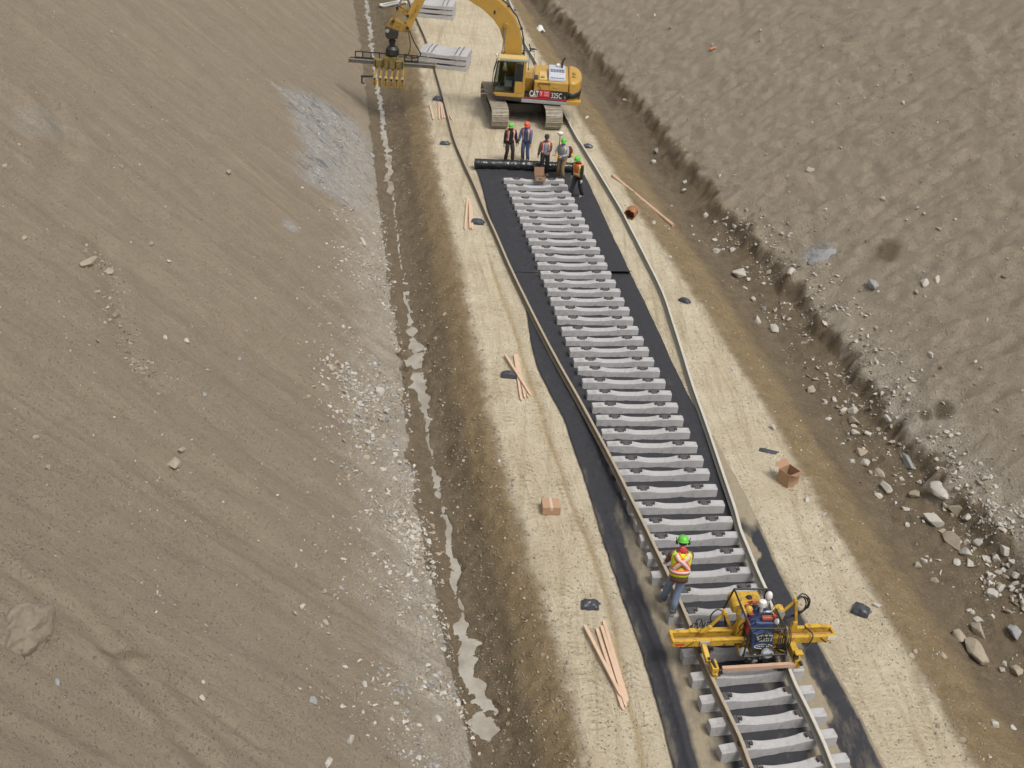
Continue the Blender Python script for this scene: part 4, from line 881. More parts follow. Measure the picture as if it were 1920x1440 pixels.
    for x in (4.19, 8.34): MB().box((x, -.1, 2.02), (.03, .52, .21)).build('beam_end_plate', YD, beam)
    MB().box((6.26, .086, 2.10), (4.1, .012, .03)).build('beam_wear_strip', M['grey_metal'], beam)
    fr = MB()
    for z in (2.42, 2.14): fr.bar((5.05, -.16, z), (8.05, -.16, z), .05, .05)
    for x in (5.05, 5.35, 5.7, 6.9, 7.3, 7.7, 8.05): fr.bar((x, -.16, 2.14), (x, -.16, 2.42), .05, .05)
    fr.build('hose_guard_frame', M['dark_steel'], T)
    MB().box((6.36, .02, 2.10), (.56, .50, .56)).box((6.9, .06, 2.03), (.5, .36, .34)).box((5.9, .06, 2.03), (.4, .36, .34)).build('centre_carriage', mat('muddy_olive_steel', (.20, .15, .04), .7, var=.4, scale=9, col2=(.08, .06, .03), amt=.4, scale2=8), T, bevel=.03)
    for i in range(5): MB().tube([(5.75 + i * .32, .26, 2.22), (5.75 + i * .32, .30, 2.0), (5.75 + i * .32, .28, 1.86)], .02, 6).build('grapple_hose', M['rubber'], T)
    for i in range(6):
        x = 7.05 - i * .265
        c = MB().bar((x - .06, .10, 1.88), (x, .35, 1.44), .09, .07).build('clamp_arm', YD, T, bevel=.01)
        MB().box((x, .37, 1.42), (.13, .10, .10)).build('clamp_block', M['cream'], c, bevel=.01)
        MB().box((x, .40, 1.33), (.08, .10, .10)).build('clamp_socket', BK, c)
        MB().prism([(x - .10, 1.30), (x + .10, 1.30), (x + .10, 1.04), (x + .07, .97), (x - .07, .97), (x - .10, 1.04)], .36, .44).tube([(x, .44, 1.18), (x, .455, 1.18)], .03, 8, 1).tube([(x, .44, 1.08), (x, .455, 1.08)], .03, 8, 1).build('clamp_jaw', [M['yellow_dirty'], BK], c, bevel=.008)
    MB().bar((7.05, .36, 1.43), (7.72, .38, 1.40), .07, .09).bar((7.66, .38, 1.40), (7.66, .40, 1.08), .08, .08).box((7.60, .40, 1.08), (.16, .08, .05)).build('side_arm', M['dark_steel'], T, bevel=.01)
    for pts in ([(5.55, -.05, 3.7), (5.42, .05, 2.9), (5.58, .0, 2.42), (5.95, -.02, 2.36)], [(5.52, -.1, 3.7), (5.25, -.1, 3.1), (4.95, -.1, 2.62), (4.98, -.1, 2.42), (5.3, -.1, 2.36), (5.7, -.1, 2.5)], [(5.5, .1, 3.7), (5.22, .12, 3.1), (4.92, .12, 2.60), (5.1, .1, 2.40), (5.7, .1, 2.36)]):
        P = catmull(pts, 6); MB().tube([tuple(p) for p in P], .022, 6).build('hydraulic_hose', M['rubber'], T, smooth=60)
excavator()

# ------------------------------------------------------------------ rail machine over the near ties
def rail_machine():
    Y, BK = M['yellow_mach'], M['black']
    T = empty('rail_machine', (5.77, 19.6, 0), R(9.2), 'yellow rail positioning machine with blue engine and long crosswise beam straddling the rails', 'rail machine')
    B = MB()
    for y in (-.20, .08):
        B.prism([(-1.90, .965), (1.82, .985), (1.84, .86), (1.6, .80), (1.5, .80), (-1.45, .785), (-1.84, .80), (-1.90, .84)], y - .045, y + .045)
    B.box((-1.87, -.06, .90), (.06, .20, .12)).box((1.80, -.06, .92), (.05, .20, .11)).box((-1.0, .08, .965), (.9, .12, .05)).box((1.45, .08, .99), (.5, .12, .06))
    beam = B.build('cross_beam', Y, T, bevel=.012)
    MB().box((-1.72, -.2475, .87), (.20, .006, .05)).build('red_reflector', M['red'], beam)
    b = MB()
    for i in range(18): b.box((-.95 + i * .045, -.2475, .93), (.008, .004, .02 + .02 * (i % 5 == 0)))
    b.box((-.72, -.2475, .83), (.05, .004, .05)).box((-.42, -.2475, .84), (.16, .004, .045)); b.bar((-1.58, -.249, .80), (-1.42, -.249, .94), .003, .02); b.bar((1.45, -.249, .95), (1.62, -.249, .80), .003, .025)
    b.build('beam_marks', M['dark_steel'], beam)
    MB().box((1.73, -.249, .92), (.20, .008, .10)).build('white_reflector', M['white'], beam)
    orr = mat('orange_rust_rod', (.32, .15, .03), .5, var=.3)
    for a_, b_ in (((-1.85, -.06, .86), (-.4, -.06, .86)), ((.6, -.06, .88), (1.8, -.06, .9))): MB().tube([a_, b_], .035, 10).build('slide_rod', orr, T, smooth=40)
    # carriage and posts
    MB().box((.12, -.05, .62), (1.0, .62, .10)).box((.12, .35, .62), (.8, .5, .08)).build('base_frame', Y, T, bevel=.015)
    for s, x in ((-1, -.36), (1, .50)):
        p = MB().prism([(x - .09, .66), (x + .09, .66), (x + .06, 1.30), (x + .08, 1.52), (x + .04, 1.66), (x - .08, 1.68), (x - .13, 1.54), (x - .07, 1.28)], -.09, .09)
        p.build('mast_post', Y, T, bevel=.02)
        MB().tube([(x - .02, -.125, 1.55), (x - .02, .125, 1.55)], .085, 14).build('post_bearing', M['grey_metal'], T, smooth=40)
        MB().ball((x + .12 * -s, -.02, 1.62), (.09, .08, .11)).build('post_knuckle', Y, T, smooth=50)
    # tank behind, engine in the middle
    MB().prism([(-.42, 1.14), (.30, 1.14), (.30, 1.32), (.24, 1.38), (-.36, 1.38), (-.42, 1.32)], .40, .86).build('hydraulic_tank', M['yellow_mach'], T, bevel=.03)
    MB().lathe([(.06, 0), (.07, .03), (.05, .05)], (.0, .62, 1.38), 12).build('tank_cap', BK, T, smooth=40)
    E = MB().prism([(-.25, .98), (-.25, 1.38), (-.20, 1.45), (.32, 1.43), (.35, 1.34), (.35, .98)], -.26, .34).build('engine_block', M['blue'], T, bevel=.03)
    MB().prism([(-.16, .80), (-.21, 1.28), (.27, 1.26), (.34, .80)], -.40, -.262).build('radiator_panel', M['blue'], E, bevel=.02)
    MB().prism([(-.05, 1.05), (-.12, 1.25), (.26, 1.23), (.26, 1.05)], -.408, -.402).build('white_decal', mat('pale_decal', (.55, .58, .52), .5), E)
    b = MB()
    for i in range(5): b.box((-.02 + i * .06, -.412, 1.17 + .01 * (i % 2)), (.045, .005, .055)); b.box((.0 + i * .055, -.412, 1.10), (.03, .005, .05))
    b.build('decal_print', BK, E)
    ov = [(.10 + .21 * math.cos(a * math.pi / 12), .90 + .075 * math.sin(a * math.pi / 12)) for a in range(24)]
    oi = [(.10 + .18 * math.cos(a * math.pi / 12), .90 + .055 * math.sin(a * math.pi / 12)) for a in range(24)]
    b = MB(); vs = [(x, -.409, z) for x, z in ov] + [(x, -.409, z) for x, z in oi]; b.add(vs, [(i, (i + 1) % 24, 24 + (i + 1) % 24, 24 + i) for i in range(24)])
    for i in range(7): b.box((-.02 + i * .04, -.410, .90), (.022, .003, .035))
    b.build('oval_badge', M['white'], E)
    MB().tube([(.05, .0, 1.55), (.05, .0, 1.74)], .035, 10).lathe([(.02, 1.70), (.085, 1.71), (.095, 1.77), (.08, 1.84), (.03, 1.86)], (.05, .0, 0), 18).build('air_intake', M['white'], E, smooth=45)
    MB().tube([(.24, .18, 1.5), (.24, .18, 1.8)], .03, 10).ball((.25, .2, 1.80), (.085, .075, .13)).build('exhaust_cap', M['white'], E, smooth=50)
    MB().box((-.17, .10, 1.50), (.10, .34, .05)).box((.0, .28, 1.56), (.34, .05, .04)).box((-.24, -.1, 1.25), (.04, .3, .32)).build('red_guard', M['red_paint'], E, bevel=.01)
    MB().box((.16, -.16, 1.50), (.26, .10, .09)).build('red_filter', mat('brick_red', (.35, .09, .05), .5), E, bevel=.02)
    MB().tube([(.10, -.05, 1.56), (.26, -.05, 1.58), (.30, -.05, 1.68)], .02, 8).build('coolant_pipe', M['white'], E, smooth=50)
    MB().ball((.36, -.22, 1.44), (.06, .06, .08)).build('filter_bowl', M['white'], E, smooth=50)
    # low front engine parts
    b = MB().box((.05, -.42, .66), (.72, .16, .12)).box((-.15, -.45, .60), (.2, .1, .2)).box((.2, -.44, .58), (.14, .1, .16)); b.build('engine_sump', M['dark_steel'], T, bevel=.02)
    MB().lathe([(.02, -.04), (.10, -.035), (.115, .0), (.10, .04), (.03, .05)], (-.33, -.44, .78), 18, 0, Matrix.Rotation(R(70), 3, 'X')).build('flywheel_cover', M['grey_metal'], T, smooth=40)
    MB().lathe([(.02, -.05), (.10, -.045), (.115, .0), (.09, .045), (.03, .05)], (.20, -.48, .76), 18, 0, Matrix.Rotation(R(60), 3, 'X'), 1.3, 1).build('air_filter', M['grey_metal'], T, smooth=40)
    b = MB()
    for i in range(4): b.box((-.22 + .13 * i, -.52, .70 + .02 * (i % 2)), (.04, .05, .10))
    b.build('valve_levers', M['grey_metal'], T)
    rc = random.Random(4)
    for i in range(22):
        x, y, z = rc.uniform(-.32, .48), rc.uniform(-.56, -.40), rc.uniform(.56, .92); a = rc.uniform(-1, 1)
        if i % 2: MB().tube([(x - .05, y, z), (x, y - .03, z + .06 * a), (x + .08 * a, y, z - .05)], rc.uniform(.008, .018), 6).build('fuel_line', M['rubber' if i % 3 else 'rust'], T)
        else: MB().box((x, y, z), (rc.uniform(.03, .09), .05, rc.uniform(.03, .08)), 0, Matrix.Rotation(a, 3, 'Y')).build('engine_fitting', (M['dark_steel'], M['grey_metal'], M['rust'], M['blue'])[i // 2 % 4], T, bevel=.006)
    # cage
    rr = .022; top = 1.80
    C = MB()
    rl, rrr, fl_, frr = (-.46, .46, top), (.28, .43, top), (-.36, -.55, 1.58), (.42, -.55, 1.55)
    for a, c in ((rl, rrr), (rl, fl_), (rrr, frr), (fl_, frr), (fl_, (-.38, -.58, .78)), (frr, (.60, -.56, .80)), ((-.38, -.58, .78), (.60, -.56, .80)), (rl, (-.62, .42, 1.3)), (rrr, (.24, .42, 1.2)), ((-.62, .42, 1.3), (-.5, .3, .66)), ((.24, .42, 1.2), (.24, .42, .66)),
                 ((-.17, -.60, .78), (-.20, -.66, .46)), ((.56, -.58, .80), (.60, -.66, .42)), ((-.38, -.58, .78), (-.30, -.3, .66)), ((.60, -.56, .80), (.5, -.3, .66))): C.tube([a, c], rr, 8)
    C.build('guard_cage', BK, T, smooth=50)
    # hoses at the right of the engine
    for i in range(7):
        x = .36 + i * .045
        P = catmull([(x - .04, .05, 1.36), (x + .02, -.32, 1.34 + .02 * (i % 3)), (x + .04, -.46, 1.10), (x + .01, -.44, .86), (x - .02, -.28, .70)], 6)
        MB().tube([tuple(p) for p in P], .014, 6).build('hydraulic_hose', M['rubber'], T, smooth=60)
    for pts in ([(.85, .10, 1.70), (1.02, .2, 1.76), (1.2, .2, 1.66), (1.22, .2, 1.45), (1.06, .2, 1.32), (.92, .12, 1.45), (.86, .1, 1.66)], [(.80, .12, 1.66), (1.04, .26, 1.79), (1.24, .24, 1.62), (1.2, .22, 1.40), (1.0, .15, 1.28), (.70, .1, 1.22)], [(.84, .12, 1.72), (1.08, .22, 1.74), (1.21, .22, 1.54), (1.12, .2, 1.36), (.95, .14, 1.40), (.88, .1, 1.6)], [(.83, .12, 1.68), (1.05, .28, 1.70), (1.18, .26, 1.52), (1.1, .2, 1.33), (.8, .14, 1.25), (.6, .1, 1.3)],
                [(-.9, .15, .98), (-.98, .2, 1.25), (-.86, .2, 1.45), (-.72, .15, 1.42)], [(-1.25, .1, 1.0), (-1.3, .15, 1.15), (-1.2, .2, 1.2), (-1.14, .1, 1.05), (-1.2, .05, 1.0)], [(1.2, .05, 1.0), (1.25, -.28, 1.05), (1.15, -.34, .80), (.95, -.50, .70)]):
        P = catmull(pts, 8); MB().tube([tuple(p) for p in P], .016, 6).build('hydraulic_hose', M['rubber'], T, smooth=60)
    rc = random.Random(9)
    for i in range(16):
        x0, x1 = rc.uniform(-.35, .5), rc.uniform(-.4, .6); z0, z1 = rc.uniform(1.2, 1.6), rc.uniform(.7, 1.1); yy = rc.uniform(-.42, .3)
        P = catmull([(x0, yy, z0), ((x0 + x1) / 2 + rc.uniform(-.12, .12), yy - rc.uniform(.0, .16), z0 + .08), (x1, yy - .05, (z0 + z1) / 2), (x1 + rc.uniform(-.1, .1), yy, z1)], 6)
        MB().tube([tuple(p) for p in P], rc.uniform(.009, .016), 6).build('hydraulic_hose', M['rubber'], T, smooth=60)
    for i in range(10):
        MB().box((rc.uniform(-.22, .34), rc.uniform(-.2, .3), 1.52 + rc.uniform(-.02, .05)), (rc.uniform(.03, .10), rc.uniform(.03, .10), rc.uniform(.03, .10)), 0, Matrix.Rotation(rc.uniform(0, 1.5), 3, 'Z')).build('engine_fitting', (M['dark_steel'], M['grey_metal'], M['rust'], M['red_paint'])[i % 4], T, bevel=.006)
    for i in range(12):
        MB().tube([(-1.7 + i * .31, -.245, .80), (-1.7 + i * .31, -.258, .80)], .018, 8).build('beam_bolt', M['dark_steel'], beam)
    # folding arms
    a = MB().bar((-1.02, .10, 1.0), (-.72, .10, 1.46), .05, .06).bar((-.72, .10, 1.46), (-.42, .10, .84), .06, .07).tube([(-.72, .04, 1.46), (-.72, .16, 1.46)], .05, 10); a.build('lifting_arm', Y, T, bevel=.008)
    a = MB().bar((.52, .08, 1.36), (.84, .10, 1.74), .05, .05).bar((.84, .10, 1.74), (1.0, .10, .98), .06, .07).tube([(.84, .04, 1.74), (.84, .16, 1.74)], .045, 10).prism([(.86, .98), (1.02, .98), (.98, 1.16), (.90, 1.14)], .03, .12); a.build('lifting_arm', Y, T, bevel=.008)
    MB().tube([(.60, .13, 1.4), (.82, .14, 1.62)], .03, 8).build('arm_cylinder', M['dark_steel'], T, smooth=40)
    # rail clamps
    b = MB().bar((-1.20, -.24, .86), (-1.16, -.62, .70), .11, .12).prism([(-1.26, .98), (-1.10, 1.0), (-.98, 1.16), (-1.05, 1.18), (-1.22, 1.04)], -.05, .03).box((-1.05, -.70, .64), (.15, .30, .17)).box((-1.05, -.84, .52), (.12, .10, .15))
    b.build('rail_clamp', Y, T, bevel=.015)
    MB().box((-1.18, -.265, .90), (.22, .03, .12)).build('clamp_cover', M['grey_metal'], T, bevel=.01)
    MB().box((-1.15, -.5, .75), (.06, .26, .08)).tube([(-1.08, -.60, .75), (-1.05, -.82, .71)], .035, 8).build('clamp_mechanism', M['dark_steel'], T)
    b = MB().box((.80, -.44, .78), (.15, .36, .22)).box((.84, -.64, .63), (.15, .15, .26)).box((.82, -.66, .93), (.18, .14, .05)); b.build('rail_clamp', Y, T, bevel=.015)
    MB().box((.78, -.60, .80), (.1, .2, .12)).tube([(.88, -.72, .70), (.88, -.8, .70)], .04, 8).build('clamp_mechanism', M['dark_steel'], T)
    for s in (-1.19, .78):
        for y in (-.1, .5): MB().tube([(s - .05, y, .60), (s + .05, y, .60)], .10, 16).build('guide_roller', M['dark_steel'], T, smooth=40)
    b = MB()
    for i in range(9): b.tube([(-1.34 + i * .055, .16, 1.0), (-1.33 + i * .055, .18, 1.07 + .03 * (i % 3))], .012, 6)
    b.build('valve_bank', M['grey_metal'], T)
    # timber handle bar carried in front
    MB().bar((-.85, -.70, .56), (.80, -.68, .60), .085, .10).build('timber_bar', M['wood_pink'], T, bevel=.005)
rail_machine()
# ------------------------------------------------------------------ people
def skin_mesh(name, verts, edges, radii, mats, sub=1):
    me = bpy.data.meshes.new(name); me.from_pydata(verts, edges, []); me.update()
    o = bpy.data.objects.new(name, me); sc.collection.objects.link(o)
    bm = bmesh.new(); bm.from_mesh(me); ly = bm.verts.layers.skin.verify()
    for v, r_ in zip(bm.verts, radii): v[ly].radius = r_ if isinstance(r_, tuple) else (r_, r_)
    bm.verts.ensure_lookup_table(); bm.verts[0][ly].use_root = True
    bm.to_mesh(me); bm.free()
    o.modifiers.new('skin', 'SKIN').use_smooth_shade = True
    s = o.modifiers.new('sub', 'SUBSURF'); s.levels = sub; s.render_levels = sub
    dg = bpy.context.evaluated_depsgraph_get(); m2 = bpy.data.meshes.new_from_object(o.evaluated_get(dg))
    o.modifiers.clear(); o.data = m2; bpy.data.meshes.remove(me); m2.materials.clear()
    for m in mats: m2.materials.append(m)
    smooth_mesh(m2, 180); m2.name = name; return o
def ik(a, b, l1, l2, hint):
    a, b, hint = Vector(a), Vector(b), Vector(hint); d = b - a; L = min(d.length, (l1 + l2) * .999); d.normalize(); b = a + d * L
    k = (l1 * l1 - l2 * l2 + L * L) / (2 * L); h = math.sqrt(max(0, l1 * l1 - k * k)); n = (hint - d * hint.dot(d)); n.normalize()
    return a + d * k + n * h, b
def loft(mb, C, rx, ry, X, Yd, n=20, mi=0, cap=True):
    vs = []
    for c, a, b, x, y in zip(C, rx, ry, X, Yd):
        for k in range(n):
            t = 2 * math.pi * k / n; ct, st_ = math.cos(t), math.sin(t)
            q = abs(ct) ** .85 * (1 if ct > 0 else -1), abs(st_) ** .85 * (1 if st_ > 0 else -1)
            vs.append(Vector(c) + x * a * q[0] + y * b * q[1])
    m = len(C); fs = [(i * n + k, i * n + (k + 1) % n, (i + 1) * n + (k + 1) % n, (i + 1) * n + k) for i in range(m - 1) for k in range(n)]
    if cap: fs += [tuple(range(n - 1, -1, -1)), tuple((m - 1) * n + k for k in range(n))]
    mb.add(vs, fs, mi)
HAT_G = mat('green_hard_hat', (.13, .50, .06), .35, var=.05); HAT_O = mat('orange_hard_hat', (.72, .10, .03), .4, var=.05); CAP = cloth('dark_cap', (.035, .035, .04))
ORANGE = cloth('orange_vest', (.75, .13, .05)); LIME = cloth('lime_vest', (.52, .72, .03)); SILVER = mat('reflective_tape', (.62, .55, .55), .4, var=.05); PINKT = mat('pinkish_reflective_tape', (.72, .50, .48), .4, var=.05); YTAPE = mat('yellow_trim', (.66, .62, .06), .6)
GLOVE_W = cloth('pale_work_glove', (.52, .50, .47)); GLOVE_O = cloth('orange_work_glove', (.72, .33, .03)); BOOT = mat('work_boot', (.10, .085, .07), .8, var=.3); BOOT_T = mat('dusty_boot', (.28, .24, .18), .85, var=.3)

def person(label, loc, rz, H=1.8, lean=4, feet=((-.12, 0, 0), (.12, 0, 0)), knee=(0, 1, .0), hands=((-.28, .05, .85), (.28, .05, .85)), elbow=((-.4, -.8, -.2), (.4, -.8, -.2)), head=(0, -10), hat=HAT_G, peak=True,
           jacket=None, trousers=None, vest=None, tape=SILVER, style='front_open', gloves=(None, None), boots=BOOT, neck_col=None, hood=None, muffs=False, jacket_len=.86, hip_shift=(0, 0), shirt=None, band2=None, roll=0.):
    k = H / 1.8
    T = empty('person', loc, rz, label, 'person', 'track workers')
    Rl = Matrix.Rotation(-R(lean), 3, 'X') @ Matrix.Rotation(R(roll), 3, 'Y')
    hip = Vector((hip_shift[0], hip_shift[1], .93)); 
    def sp_(z, y=0, x=0): return hip + Rl @ Vector((x, y, z))
    chest, neck = sp_(.42), sp_(.56)
    hz, hx = R(head[0]), R(head[1])
    Rh = Matrix.Rotation(hz, 3, 'Z') @ Matrix.Rotation(hx, 3, 'X'); hc = neck + Rl @ Vector((0, .02, .05)) + Rh @ Vector((0, .02, .12))
    sh = [sp_(.49, 0, s * .185) for s in (-1, 1)]
    arms = []
    for i in (0, 1):
        e, w_ = ik(sh[i], Vector(hands[i]) , .30, .27, elbow[i]); arms.append((e, w_))
    legs = []
    for i in (0, 1):
        hp = hip + Vector(((-1, 1)[i] * .095, 0, -.03)); an = Vector(feet[i]) + Vector((0, 0, .09)); kn, an = ik(hp, an, .43, .42, knee); legs.append((hp, kn, an))
    V, E, Rr = [], [], []
    def av(p, r_, par=None):
        V.append(tuple(Vector(p) * k)); Rr.append(tuple(q * k for q in r_) if isinstance(r_, tuple) else r_ * k)
        if par is not None: E.append((par, len(V) - 1))
        return len(V) - 1
    v0 = av(hip, (.13, .10)); v1 = av(sp_(.2), (.125, .09), v0); v2 = av(chest, (.15, .10), v1); v3 = av(neck, .052, v2)
    j = av(hc + Rh @ Vector((0, .015, -.06)), (.062, .07), v3); h1 = av(hc + Rh @ Vector((0, 0, .03)), (.076, .092), j); av(hc + Rh @ Vector((0, -.005, .10)), (.055, .065), h1)
    for s in (-1, 1): av(hc + Rh @ Vector((s * .088, -.005, -.005)), (.012, .026), h1)
    ns = av(hc + Rh @ Vector((0, .095, -.005)), .014, h1)
    for i in (0, 1):
        s = (-1, 1)[i]; e, w_ = arms[i]; a = av(sh[i], .055, v2); b = av(e, .042, a); c = av(w_, .028, b)
        d = (w_ - e).normalized(); side = d.cross(Vector((0, 0, 1)));  side = side.normalized() if side.length > .1 else Vector((1, 0, 0)); nrm = d.cross(side)
        pm = av(w_ + d * .075, (.036, .020), c)
        for f_, (off, ln) in enumerate(((-.03, .062), (-.01, .072), (.011, .068), (.030, .052))):
            b0 = w_ + d * .098 + side * off; f1 = av(b0, .0095, pm); f2 = av(b0 + d * ln * .55 + nrm * .012, .009, f1); av(b0 + d * ln * .85 + nrm * .034, .0075, f2)
        t1 = av(w_ + d * .05 - side * .038 + nrm * .012, .011, pm); av(w_ + d * .095 - side * .055 + nrm * .03, .009, t1)
        hp, kn, an = legs[i]; a = av(hp, .085, v0); b = av(kn, .058, a); c = av(an, .04, b); av(an + Vector((0, .13, -.05)), (.04, .03), c)
    body = skin_mesh('body', V, E, Rr, [M['skin'], M['hair']], 1); body.parent = T
    fm = MB()
    for s in (-1, 1): fm.ball((hc + Rh @ Vector((s * .033, .082, .012))) * k, .011 * k, 0, 6)
    fm.build('eyes', M['hair'], body, smooth=180)
    MB().ball((hc + Rh @ Vector((0, .084, -.052))) * k, (.026 * k, .01 * k, .007 * k), 0, 8).build('mouth', mat('lips', (.30, .12, .10), .6), body, smooth=180)
    X = [Vector((1, 0, 0))]; ax = Rl @ Vector((1, 0, 0)); ay = Rl @ Vector((0, 1, 0))
    # trousers: seat plus two legs
    mb = MB(); loft(mb, [(sp_(.10)) * k, hip * k, (hip - Vector((0, 0, .10))) * k], [.165 * k, .180 * k, .150 * k], [.120 * k, .135 * k, .115 * k], [ax] * 3, [ay] * 3)
    for hp, kn, an in legs:
        P = [hp + Vector((0, 0, .02)), hp.lerp(kn, .5), kn, kn.lerp(an, .5), an + Vector((0, 0, -.03))]
        mb.tube([p * k for p in P], [q * k for q in (.105, .098, .080, .078, .076)], 14)
    mb.build('trousers', trousers, T, smooth=180)
    for i, (hp, kn, an) in enumerate(legs):
        b = MB(); b.tube([(an + Vector((0, -.005, .04))) * k, (an + Vector((0, 0, -.05))) * k], [.062 * k, .058 * k], 12); b.ball((an + Vector((0, .07, -.055))) * k, (.052 * k, .14 * k, .042 * k)); b.box((an + Vector((0, .06, -.083))) * k, (.095 * k, .27 * k, .018 * k))
        b.build('boot', boots, T, smooth=60)
    # jacket
    zs = [jacket_len - .93, -.0, .10, .20, .30, .40, .47, .53, .575]; rx_ = [.192, .188, .180, .178, .186, .200, .195, .13, .068]; ry_ = [.152, .148, .140, .137, .143, .146, .132, .095, .068]
    if jacket_len > .93: zs[0] = -.02
    mb = MB(); loft(mb, [sp_(z) * k for z in zs], [q * k for q in rx_], [q * k for q in ry_], [ax] * 9, [ay] * 9)
    for i in (0, 1):
        e, w_ = arms[i]; a = sp_(.48, 0, (-1, 1)[i] * .165)
        mb.tube([p * k for p in (a, sh[i].lerp(e, .5), e, e.lerp(w_, .5), w_)], [q * k for q in (.082, .078, .066, .058, .048)], 12)
    jk = mb.build('jacket', jacket, T, smooth=180)
    def surf(z, ang, off):
        a = np.interp(z, zs, rx_) + off; b = np.interp(z, zs, ry_) + off; ct, st_ = math.cos(ang), math.sin(ang)
        return (sp_(z) + ax * a * abs(ct) ** .85 * (1 if ct > 0 else -1) + ay * b * abs(st_) ** .85 * (1 if st_ > 0 else -1)) * k
    def patch(name, m, a0, a1, z0, z1, off, parent, nz=8, na=16, th=.008):
        vs = [surf(z0 + (z1 - z0) * i / nz, a0 + (a1 - a0) * j_ / na, off) for i in range(nz + 1) for j_ in range(na + 1)]
        o = MB().add(vs, [(i * (na + 1) + j_, i * (na + 1) + j_ + 1, (i + 1) * (na + 1) + j_ + 1, (i + 1) * (na + 1) + j_) for i in range(nz) for j_ in range(na)]).build(name, m, parent, smooth=180)
        s = o.modifiers.new('t', 'SOLIDIFY'); s.thickness = th * k; s.offset = 0; return o
    def strip(name, m, a0, z0, a1, z1, wid, off, parent, n=10):
        vs = []
        for i in range(n + 1):
            t = i / n; a_, z_ = a0 + (a1 - a0) * t, z0 + (z1 - z0) * t
            da, dz = (a1 - a0) * .18, (z1 - z0); L = math.hypot(da, dz); ua, uz = -dz / L * wid / 2 / .18, da / L * wid / 2
            vs += [surf(z_ + uz, a_ + ua, off), surf(z_ - uz, a_ - ua, off)]
        o = MB().add(vs, [(2 * i, 2 * i + 1, 2 * i + 3, 2 * i + 2) for i in range(n)]).build(name, m, parent, smooth=180)
        s = o.modifiers.new('t', 'SOLIDIFY'); s.thickness = .006 * k; s.offset = 0; return o
    pi = math.pi
    if vest:
        z0 = .04
        if style == 'front_open':
            v = patch('safety_vest', vest, pi / 2 + .42, 2 * pi + pi / 2 - .42, z0, .535, .012, T)
            for a in (pi / 2 + .62, pi / 2 - .62): strip('reflective_stripe', tape, a, z0 + .02, a - (.12 if a > pi / 2 else -.12), .52, .055, .024, v)
            patch('reflective_band', tape, pi / 2 + .45, 2 * pi + pi / 2 - .45, .09, .14, .024, v, 2, 20)
        else:
            v = patch('safety_vest', vest, 0, 2 * pi, z0 - .03, .535, .016, T, 8, 24)
            if style == 'back_x':
                for nm, m, wd, of in (('orange_border', ORANGE, .145, .026), ('reflective_stripe', tape, .062, .034)):
                    strip(nm, m, -pi / 2 + .95, .155, -pi / 2 - .75, .52, wd, of, v); strip(nm, m, -pi / 2 - .95, .155, -pi / 2 + .75, .52, wd, of - .003, v)
                patch('orange_border', ORANGE, 0, 2 * pi, .065, .178, .026, v, 3, 24); patch('reflective_band', tape, 0, 2 * pi, .093, .147, .034, v, 2, 24)
            else:
                for a in (pi / 2 + .75, pi / 2 - .75, -pi / 2 + .75, -pi / 2 - .75): strip('vest_stripe', band2 or YTAPE, a, .0, a, .52, .085, .024, v); strip('reflective_stripe', tape, a, .0, a, .52, .04, .031, v)
                patch('vest_band', band2 or YTAPE, 0, 2 * pi, .06, .14, .024, v, 3, 24); patch('reflective_band', tape, 0, 2 * pi, .085, .125, .031, v, 2, 24)
    if shirt: patch('shirt_front', shirt, pi / 2 - .30, pi / 2 + .30, .0, .52, .008, T)
    # collar / hood / neck
    if neck_col: MB().tube([(neck + Rl @ Vector((0, -.01, -.05))) * k, (neck + Rl @ Vector((0, .005, .06))) * k], [.092 * k, .078 * k], 14).build('collar', neck_col, T, smooth=180)
    if hood: MB().ball((neck + Rl @ Vector((0, -.09, .03))) * k, (.12 * k, .09 * k, .11 * k)).build('hood', hood, T, smooth=180)
    # hair and hat
    Mh = Rh.copy()
    MB().lathe([(.08, -.05), (.094, 0), (.092, .05), (.06, .10)], (hc + Rh @ Vector((0, -.012, .0))) * k, 16, 0, Mh @ Matrix.Diagonal((k, k * 1.12, k)).to_3x3()).build('hair', M['hair'], T, smooth=180)
    if hat is CAP:
        b = MB().lathe([(.105, .03), (.104, .06), (.09, .11), (.05, .14), (.01, .145)], hc * k, 18, 0, Mh @ Matrix.Diagonal((k, k * 1.15, k)).to_3x3()); b.prism([(-.075 * k, .09 * k), (.075 * k, .09 * k), (.06 * k, .185 * k), (-.06 * k, .185 * k)], .035 * k, .045 * k, 'z')
        o = MB(); o.add([(Rh @ Vector(v)) + hc * k if i >= 18 * 5 else v for i, v in enumerate(b.v)], b.f); o.build('cap', hat, T, smooth=50)
    else:
        b = MB().lathe([(.118, .030), (.135, .034), (.138, .042), (.122, .05), (.119, .09), (.103, .135), (.07, .165), (.02, .178)], (0, 0, 0), 24, 0, Matrix.Diagonal((k, k * 1.14, k)).to_3x3())
        b.lathe([(.10, .034), (.10, .042)], (0, .075 * k, 0), 16, 0, Matrix.Diagonal((k, k, k)).to_3x3()); b.tube([(0, -.12 * k, .11 * k), (0, -.05 * k, .172 * k), (0, .05 * k, .172 * k), (0, .12 * k, .11 * k)], .014 * k, 8)
        o = MB().add([(Rh @ (Vector(v) * .95 - Vector((0, 0, .022 * k)))) + hc * k for v in b.v], b.f).build('hard_hat', hat, T, smooth=45)
        if muffs:
            q = MB()
            for s in (-1, 1): q.ball((hc + Rh @ Vector((s * .125, -.01, -.005))) * k, (.032 * k, .045 * k, .055 * k)); q.tube([(hc + Rh @ Vector((s * .135, -.01, .03))) * k, (hc + Rh @ Vector((s * .145, -.01, .10))) * k], .008 * k, 6)
            q.build('earmuffs', M['black'], o, smooth=60)
